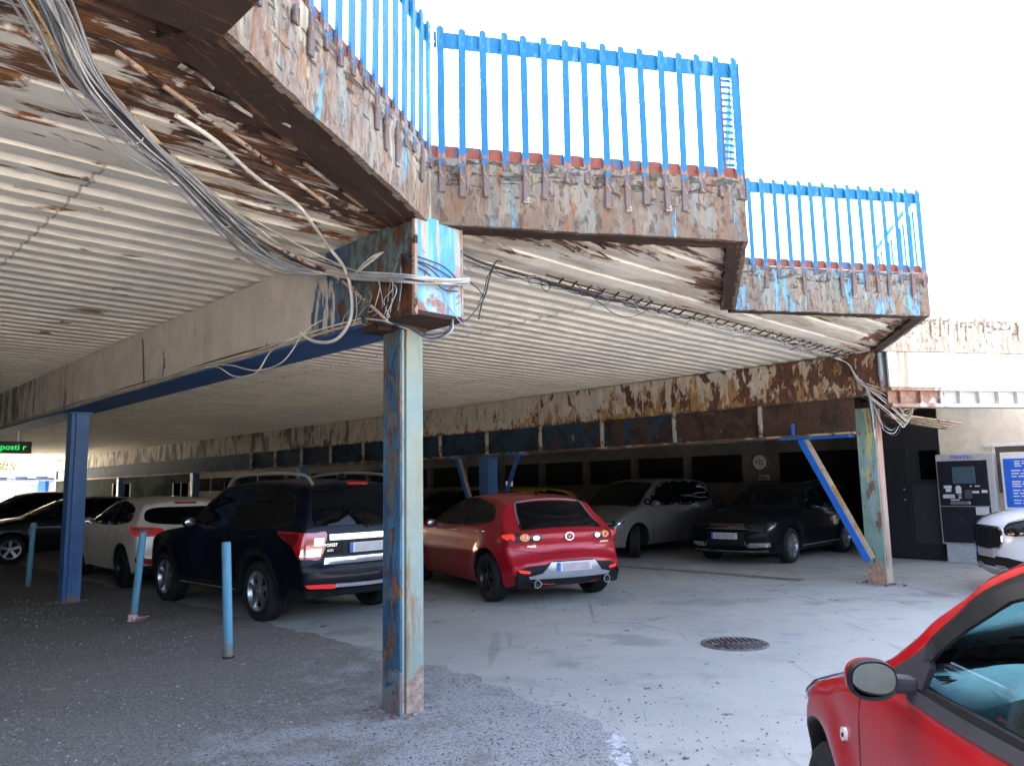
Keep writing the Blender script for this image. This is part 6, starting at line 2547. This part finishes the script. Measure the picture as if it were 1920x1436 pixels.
def white_suv():
    wb, fo, ro = 2.77, .90, .96
    sp = dict(wb=wb, R=.365, Ra=.43, sill=.30, track=1.62, sec=sec(1.89, 1.10, 1.70, .64, .9), plan=plan(fo, wb, ro, .78, .9), r=.08, flare=.03,
              paint=car_paint('white_suv_paint', (.80, .81, .83), .1, .35, .02),
              top=[(.80, .24, .10), (.87, .34, .14), (.885, .48, .16), (.90, .64, .17), (.89, .80, .16), (.84, .92, .12), (.66, 1.01, .08), (.30, 1.09, .05), (-.15, 1.15, .05), (-.42, 1.20, .06), (-.95, 1.50, .07),
                   (-1.30, 1.65, .05), (-1.9, 1.71, .04), (-2.7, 1.69, .04), (-3.2, 1.60, .06), (-3.45, 1.30, .08), (-3.62, 1.0, .1), (-3.68, .7, .12), (-3.65, .4, .1)],
              crease=[(.92, .10, .014, -3.4, .2)])
    c = Car(sp, 'suv', (7.22, 10.42), 279, 'white sport utility vehicle nosing in at the right edge with a black grille', 'cars parked in the open yard', 'car')
    c.wheels(5, M['alloy'])
    c.side_glass([[(-.72, 1.18), (-.95, 1.36), (-1.25, 1.54), (-1.75, 1.57), (-1.76, 1.17)], [(-1.82, 1.17), (-1.80, 1.57), (-2.6, 1.55), (-2.72, 1.19)]], M['glass_dark'])
    windscreen(c, -.46, 1.225, -1.22, 1.60, .74, .60, rad(52))
    px = .1
    mp = c.on_cyl(px)
    for sd in (1, -1):
        out = [(.84, .46, .90), (.74, .60, .955), (.58, .72, .99), (.34, .81, 1.01), (.20, .84, 1.0), (.34, .84, .92), (.55, .79, .85), (.70, .70, .805), (.80, .58, .785), (.855, .48, .80)]
        q = [(math.atan2(sd * y, x - px), z) for x, y, z in out]
        h = c.panel('headlight', q, mp, plain('headlight_grey', (.20, .21, .24), .2, .5), .004, res=.03, step=.03)
        for (x, y, z, rx, rz, mt) in ((.79, .555, .845, .055, .042, M['lamp_inner']), (.66, .69, .885, .06, .048, M['lamp_inner']), (.46, .79, .945, .055, .038, plain('blue_lens', (.16, .18, .34), .1, .4))):
            a0 = math.atan2(sd * y, x - px)
            c.panel('lamp_bowl', [(a0 + rx / .7 * math.cos(t * PI / 6), z + rz * math.sin(t * PI / 6)) for t in range(12)], mp, mt, .009, parent=h, skirt=.005, res=.025, step=.02)
        c.panel('cover', q, mp, M['lamp_cover'], .014, parent=h, skirt=.01, res=.03, step=.03)
        c.strip('lamp_edge', q, .012, mp, M['trim'], .016, parent=h, closed=True, step=.03)
        c.panel('bumper_vent', [(math.atan2(sd * y, x - px), z) for x, y, z in ((.70, .72, .62), (.64, .77, .63), (.66, .76, .44), (.72, .70, .44))], mp, plain('grey_vent', (.42, .43, .46), .4), .006, res=.03, step=.03)
    F = c.on_front()
    gr = [(-.36, .86), (0, .875), (.36, .86), (.41, .76), (.36, .62), (0, .60), (-.36, .62), (-.41, .76)]
    g = c.panel('grille', gr, F, M['trim'], .006)
    for y in [-.33 + i * .055 for i in range(13)]:
        c.strip('grille_bar', [(y, .625), (y, .74), (y, .855)], .014, F, M['black'], .022, parent=g)
    c.strip('grille_frame', gr, .022, F, M['chrome'], .018, parent=g, closed=True)
    c.panel('lower_grille', [(-.62, .36), (.62, .36), (.70, .47), (.45, .50), (-.45, .50), (-.70, .47)], F, M['trim'], .005, smooth=False)
    c.panel('skid_plate', [(-.66, .25), (.66, .25), (.60, .335), (-.60, .335)], F, plain('silver_skid', (.45, .46, .48), .35, .5), .010, smooth=False)
    low = [(math.atan2(y, x - px), z) for x, y, z in ((.60, -.76, .38), (.80, -.5, .34), (.86, 0, .33), (.80, .5, .34), (.60, .76, .38))]
    c.strip('chin', low, .10, mp, M['trim'], .004, step=.05)
    c.strip('panel_gap', [(math.atan2(sd_ * y, x - px), z) for sd_ in (1,) for x, y, z in ((.86, .44, .93), (.72, .62, 1.0), (.50, .74, 1.035), (.2, .80, 1.05))], .008, mp, M['black'], .002)
    c.mirrors(-.72, 1.20, .88, sp['paint'])
    c.plate(1, 0, .54)
    return c


def plain_hatch(loc, az, color, label, name='hatchback', lit=None, tall=0):
    wb, fo, ro = 2.58, .85, .75
    k = 1 + tall
    sp = dict(wb=wb, R=.315, Ra=.375, sill=.21, track=1.53, sec=sec(1.76, .96 * k, 1.46 * k, .60), plan=plan(fo, wb, ro, .80, .90), r=.075, res=.08, step=.06,
              paint=car_paint('paint_' + label.split()[0], color, 0, .35, .01, coat=.35, spec=.15, dustc=(.06, .06, .06)),
              top=[(x, z * (k if z > .8 else 1), b) for x, z, b in [(.80, .24, .10), (.85, .42, .14), (.84, .60, .14), (.76, .74, .11), (.45, .88, .05), (.0, .97, .04), (-.35, 1.03, .05), (-.75, 1.22, .07), (-1.12, 1.38, .06), (-1.5, 1.445, .04),
                   (-2.0, 1.46, .04), (-2.5, 1.43, .04), (-2.9, 1.37, .06), (-3.05, 1.22, .08), (-3.2, 1.0, .10), (-3.28, .8, .12), (-3.33, .55, .13), (-3.31, .38, .13), (-3.24, .26, .12)]])
    c = Car(sp, name, loc, az, label, 'cars parked under the deck')
    c.wheels(5, M['alloy'])
    c.side_glass([[(-.76, 1.03 * k), (-1.02, 1.18 * k), (-1.36, 1.33 * k), (-1.70, 1.365 * k), (-1.72, 1.02 * k)], [(-1.77, 1.02 * k), (-1.75, 1.365 * k), (-2.30, 1.34 * k), (-2.58, 1.25 * k), (-2.70, 1.10 * k)]], M['glass_dark'])
    windscreen(c, -.40, 1.055 * k, -1.06, 1.355 * k, .68, .56, rad(52))
    B = c.on_back()
    c.panel('rear_window', [(-.60, 1.03 * k), (0, 1.0 * k), (.60, 1.03 * k), (.52, 1.29 * k), (0, 1.31 * k), (-.52, 1.29 * k)], B, M['glass_dark'], .005)
    front_face(c, .1, [(.80, .40, .77), (.72, .56, .80), (.55, .70, .83), (.36, .78, .84), (.46, .78, .74), (.64, .68, .68), (.78, .50, .67)], None, cover=False)
    F = c.on_front()
    c.panel('grille', [(-.36, .64), (.36, .64), (.40, .72), (-.40, .72)], F, M['trim'], .004, smooth=False)
    c.panel('bumper_grille', [(-.5, .30), (.5, .30), (.46, .44), (-.46, .44)], F, M['trim'], .004, smooth=False)
    px = -2.5
    mp = c.on_cyl(px)
    for sd in (1, -1):
        def A(x, y):
            a = math.atan2(sd * y, x - px)
            return a if a > 0 else a + 2 * PI
        c.panel('tail_lamp', [(A(-3.20, .52), .95), (A(-3.05, .74), .97), (A(-2.85, .82), .98), (A(-2.95, .83), .86), (A(-3.15, .74), .80), (A(-3.25, .54), .81)], mp, M['red_lens'], .006, res=.04, step=.04)
    c.plate(1, 0, .52)
    c.mirrors(-.78, 1.03 * k, .82, sp['paint'])
    return c


def parked_cars():
    hatch_mazda()
    suv_forester()
    hatch_ceed()
    minivan()
    estate()
    white_suv()
    plain_hatch((-11.9, 18.2), 228, (.004, .005, .006), 'blackish hatchback facing left behind the plain blue post')
    plain_hatch((-15.6, 22.3), 228, (.003, .004, .005), 'tall black car at the far left edge behind the farthest bollard', 'parked_car', tall=.10)
    p = W(9.6, 9.95)
    plain_hatch((p.x, p.y), 225, (.62, .36, .015), 'yellow hatchback showing only its roof behind the red hatchback')
    p = W(9.7, 12.9)
    plain_hatch((p.x, p.y), 225, (.003, .004, .005), 'black hatchback deep in shade just right of the foreground post')
    p = W(9.7, 19.5)
    plain_hatch((p.x, p.y), 225, (.004, .005, .007), 'dark car roof glimpsed between the cream hatchback and the black blue utility vehicle', 'parked_car')


def red_city_car():
    wb, fo, ro = 2.34, .68, .42
    win = [(-.80, .985), (-.845, 1.075), (-.98, 1.19), (-1.15, 1.292), (-1.38, 1.368), (-1.75, 1.388), (-1.86, 1.36), (-1.88, 1.02), (-1.7, 1.0), (-1.2, .985)]
    win2 = [(-2.02, 1.04), (-2.0, 1.33), (-2.22, 1.28), (-2.38, 1.12), (-2.36, 1.06)]
    sp = dict(wb=wb, R=.288, Ra=.365, sill=.20, track=1.44, res=.04, step=.035,
              sec=[(.14, .74), (.28, .785), (.44, .81), (.60, .818), (.78, .812), (.90, .80), (.965, .775), (1.08, .755), (1.22, .715), (1.36, .645), (1.44, .585), (1.52, .52)],
              plan=[(-2.76, .84), (-2.5, .95), (-2.1, 1), (-.35, 1), (.15, .965), (.45, .885), (.68, .76)], r=.07, flare=.022,
              paint=car_paint('bright_red_paint', (.27, .002, .005), 0, .4, .0, coat=.5, spec=.2, dustc=(.3, .1, .1)), open=True, holes=[win, win2],
              glass=[('ws', -1.10, -.47, 1.0), ('rw', -2.62, -2.36, 1.0)],
              top=[(.58, .20, .12), (.66, .34, .15), (.685, .48, .17), (.66, .60, .17), (.58, .70, .14), (.42, .775, .10), (.15, .845, .07), (-.12, .905, .05), (-.34, .975, .05), (-.555, 1.09, .07), (-.80, 1.24, .07),
                   (-1.05, 1.375, .06), (-1.34, 1.47, .045), (-1.75, 1.505, .04), (-2.1, 1.48, .045), (-2.32, 1.42, .06), (-2.46, 1.25, .08), (-2.60, 1.03, .10), (-2.69, .85, .11), (-2.74, .62, .12), (-2.75, .42, .12), (-2.68, .26, .1)],
              crease=[(.52, .09, -.006, -2.2, -.3)])
    c = Car(sp, 'city_car', (1.93, 2.93), 5, 'bright red small car cropped at the lower right corner of the photo', 'cars parked in the open yard')
    c.wheels(5, M['alloy'], tw=.085, rr=.185)
    S = c.on_side
    for sd in (1, -1):
        g = c.panel('side_window', [(x, z) for x, z in win], S(sd), M['glass_clear'], -.010, 0)
        c.strip('window_seal', win, .030, S(sd), M['trim'], .006, parent=g, closed=True, skirt=.02)
        # dark wind deflector along the top of the frame
        c.panel('wind_deflector', [(-.855, 1.06), (-.875, 1.10), (-1.0, 1.205), (-1.16, 1.294), (-1.38, 1.37), (-1.75, 1.392), (-1.75, 1.35), (-1.42, 1.333), (-1.20, 1.26), (-1.04, 1.172), (-.90, 1.07)], S(sd),
                plain('smoked_deflector', (.012, .013, .015), .25), .012, .01, parent=g, smooth=False)
        c.panel('mirror_sail', [(-.655, .99), (-.76, 1.045), (-.865, 1.10), (-.89, 1.05), (-.86, .985), (-.72, .972)], S(sd), plain('grey_black_sail', (.022, .023, .030), .5), .010, .016, smooth=False)
        c.panel('rear_side_window', win2, S(sd), M['glass_smoke'], -.010, 0)
        c.strip('belt_seal', [(-.78, .958), (-1.2, .962), (-1.88, .996)], .034, S(sd), plain('grey_rubber_strip', (.028, .029, .036), .42), .010, skirt=.016)
        c.strip('door_frame_gap', [(-.50, .985), (-.72, 1.11), (-1.0, 1.275), (-1.2, 1.36), (-1.5, 1.42), (-1.9, 1.43)], .008, S(sd), M['black'], .0015)
        c.panel('side_repeater', [(-.30 + .022 * math.cos(t * PI / 8), .705 + .022 * math.sin(t * PI / 8)) for t in range(16)], S(sd), M['amber_lens'], .010, .012, smooth=True, step=.01, res=.01)
        c.panel('repeater_core', [(-.302 + .008 * math.cos(t * PI / 6), .702 + .008 * math.sin(t * PI / 6)) for t in range(12)], S(sd), M['black'], .013, .006, step=.006, res=.01)
    c.seams([[(-.44, .88), (-.43, .70), (-.47, .45), (-.52, .28)], [(-1.93, 1.0), (-1.96, .75), (-1.90, .45), (-1.8, .30)], [(-.54, .27), (-1.8, .27)]], w=.006)
    c.handles([(-1.72, .84)], sp['paint'])
    # windscreen and rear window
    for sgn, pts, nm in ((1, None, 'windscreen'), (-1, None, 'rear_window')):
        el = rad(58) if sgn > 0 else rad(28)
        d = Vector((sgn * math.cos(el), 0, math.sin(el)))
        u = Vector((-sgn * math.sin(el), 0, math.cos(el)))
        up = lambda x, z: (Vector((x, 0, z)) - Vector((-wb / 2, 0, 0))).dot(u)
        mp = c.on_slant(sgn, el)
        if sgn > 0:
            a, b, w0, w1 = up(-.42, 1.015), up(-1.11, 1.405), .70, .56
        else:
            a, b, w0, w1 = up(-2.63, .98), up(-2.37, 1.37), .62, .50
        q = [(-w0, a + .03), (-w0 * .6, a), (0, a - .012), (w0 * .6, a), (w0, a + .03), (lerp(w0, w1, .6), lerp(a, b, .6)), (w1, b - .02), (w1 * .6, b + .005), (0, b + .012), (-w1 * .6, b + .005), (-w1, b - .02), (-lerp(w0, w1, .6), lerp(a, b, .6))]
        g = c.panel(nm, q, mp, M['glass_clear'], -.004, 0)
        c.strip('window_seal', q, .04, mp, M['trim'], .003, parent=g, closed=True, skirt=.02)
    front_face(c, -.1, [(.60, .36, .70), (.50, .52, .745), (.36, .63, .775), (.16, .71, .80), (.14, .74, .75), (.32, .72, .66), (.48, .62, .60), (.60, .44, .60)], None)
    for o in c.root.children:
        if o.name.startswith('headlight'):
            o.data.materials[0] = M['lamp_inner']
    F = c.on_front()
    c.panel('bumper_grille', [(-.42, .28), (.42, .28), (.46, .42), (-.46, .42)], F, M['trim'], .004, smooth=False)
    c.plate(1, 0, .50)
    # door mirror: shell, rim, silvered glass turned slightly to the driver
    for sd in (1, -1):
        ctr = Vector((-.835, sd * .895, 1.005))
        a1, a2 = .060, .050

        def sh(i, j, s0=1.0):
            th = 2 * PI * i / 32
            cz, cy = math.sin(th), math.cos(th)
            ex = .82
            yy = a1 * math.copysign(abs(cy) ** ex, cy)
            zz = a2 * math.copysign(abs(cz) ** ex, cz)
            prof = [(0, 1.0), (.02, 1.06), (.05, 1.02), (.08, .82), (.10, .5), (.108, .12)]
            x, k = prof[j]
            return (ctr.x + x, ctr.y + sd * (yy * k), ctr.z + zz * k)
        mb = MB()
        mb.grid(sh, 32, 5)
        o = mb.build('mirror', sp['paint'], c.root, smooth=60, merge=True)
        mb = MB()

        def rim(i, j):
            th = 2 * PI * i / 32
            cz, cy = math.sin(th), math.cos(th)
            ex = .82
            yy, zz = math.copysign(abs(cy) ** ex, cy), math.copysign(abs(cz) ** ex, cz)
            x, k = [(.022, 1.075), (.004, 1.07), (-.006, 1.02), (-.004, .93), (.008, .90)][j]
            return (ctr.x + x, ctr.y + sd * yy * a1 * k, ctr.z + zz * a2 * k)
        mb.grid(rim, 32, 4)
        mb.build('rim', M['trim'], o, smooth=60, merge=True)
        mb = MB()
        vs = []
        for i in range(32):
            th = 2 * PI * i / 32
            cz, cy = math.sin(th), math.cos(th)
            vs.append((ctr.x + .006 + .21 * math.copysign(abs(cy) ** .82, cy) * a1 * .935 - .17 * math.copysign(abs(cz) ** .82, cz) * a2, ctr.y + sd * math.copysign(abs(cy) ** .82, cy) * a1 * .935, ctr.z + math.copysign(abs(cz) ** .82, cz) * a2 * .935))
        mb.add(vs + [(ctr.x + .005, ctr.y, ctr.z)], [(i, (i + 1) % 32, 32) for i in range(32)])
        mb.build('mirror_glass', plain('silvered_glass', (.20, .225, .23), .01, 1.0, vary=.01), o, smooth=60)
        mb = MB()
        mb.bar((-.80, sd * .77, .985), (-.80, sd * .85, .992), .06, .045)
        mb.build('arm', plain('grey_black_arm', (.02, .021, .028), .5), o, bevel=.014, seg=2)
    # cabin
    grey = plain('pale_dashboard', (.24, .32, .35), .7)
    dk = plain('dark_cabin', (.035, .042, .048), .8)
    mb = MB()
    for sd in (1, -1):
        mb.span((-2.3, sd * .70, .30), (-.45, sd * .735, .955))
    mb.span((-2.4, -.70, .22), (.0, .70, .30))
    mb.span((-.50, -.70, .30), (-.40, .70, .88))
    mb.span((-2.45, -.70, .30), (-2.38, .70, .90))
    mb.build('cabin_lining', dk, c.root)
    mb = MB()

    def roof(i, j):
        x = -1.18 - 1.15 * i / 8
        y = -.50 + 1.0 * j / 8
        p, nr = c.on_top()(x, y)
        return (p.x, p.y, p.z - .03)
    mb.grid(roof, 8, 8)
    mb.build('roof_lining', plain('roof_lining', (.35, .36, .36), .9), c.root, smooth=60, recalc=False)
    # dashboard: profile extruded across with a raised binnacle before the driver
    mb = MB()

    def dash(i, j):
        y = -.70 + 1.40 * i / 40
        prof = [(-.37, .955), (-.47, .950), (-.59, .940), (-.69, .925), (-.745, .895), (-.76, .84), (-.735, .72), (-.70, .58)]
        x, z = prof[j]
        k = math.exp(-((y - .34) / .22) ** 4)
        if 2 <= j <= 5:
            z += .055 * k * (1.0, 1.25, 1.15, .7)[j - 2]
            x -= .05 * k * (0, .5, 1, .6)[j - 2]
        return (x, y, z)
    mb.grid(dash, 40, 7)
    d = mb.build('dashboard', grey, c.root, smooth=60, recalc=False)
    mb = MB()
    mb.ball((-.80, .34, .895), .15, 8, (.14, 1.15, .42))
    mb.build('instrument_panel', M['black'], d, smooth=60)
    mb = MB()
    for i in range(3):
        mb.box((-.56 - .022 * i, .60, .951), (.010, .05, .004))
    mb.ball((-.53, .655, .951), .018, 5, (1, 1.3, .3))
    mb.build('vent', M['black'], d)
    mb = MB()
    mb.bar((-.43, -.5, .957), (-.43, .3, .957), .010, .004)
    mb.build('vent_slot', M['black'], d)
    mb = MB()
    cw = Vector((-.93, .36, .91))
    ax = Vector((math.cos(rad(-24)), 0, -math.sin(rad(-24)))).normalized()
    ax = Vector((-.92, 0, .40)).normalized()
    e1 = Vector((0, 1, 0))
    e2 = ax.cross(e1).normalized()
    ringp = [cw + (e1 * math.cos(2 * PI * k / 40) + e2 * math.sin(2 * PI * k / 40)) * .178 for k in range(41)]
    mb.tube(ringp, .016, 8, cap=False)
    for an in (90 + 90, 0, 270, 90):
        dd = e1 * math.cos(rad(an)) + e2 * math.sin(rad(an))
        if an == 90:
            continue
        mb.tube([cw - ax * .02, cw + dd * .17], [.03, .014], 6)
    mb.ball(cw - ax * .02, .06, 6, (.6, 1, 1))
    mb.tube([cw - ax * .03, cw - ax * .25], .03, 8)
    mb.build('steering_wheel', plain('charcoal_wheel', (.03, .033, .037), .5), c.root, smooth=60)
    mb = MB()
    mb.tube([cw - ax * .07, cw - ax * .06 + e1 * .17 + Vector((0, 0, -.01))], [.012, .016], 6)
    mb.build('stalk', M['black'], c.root)
    c.seats(plain('seat_cloth', (.05, .055, .062), .9), .50)
    return c


parked_cars()
red_city_car()
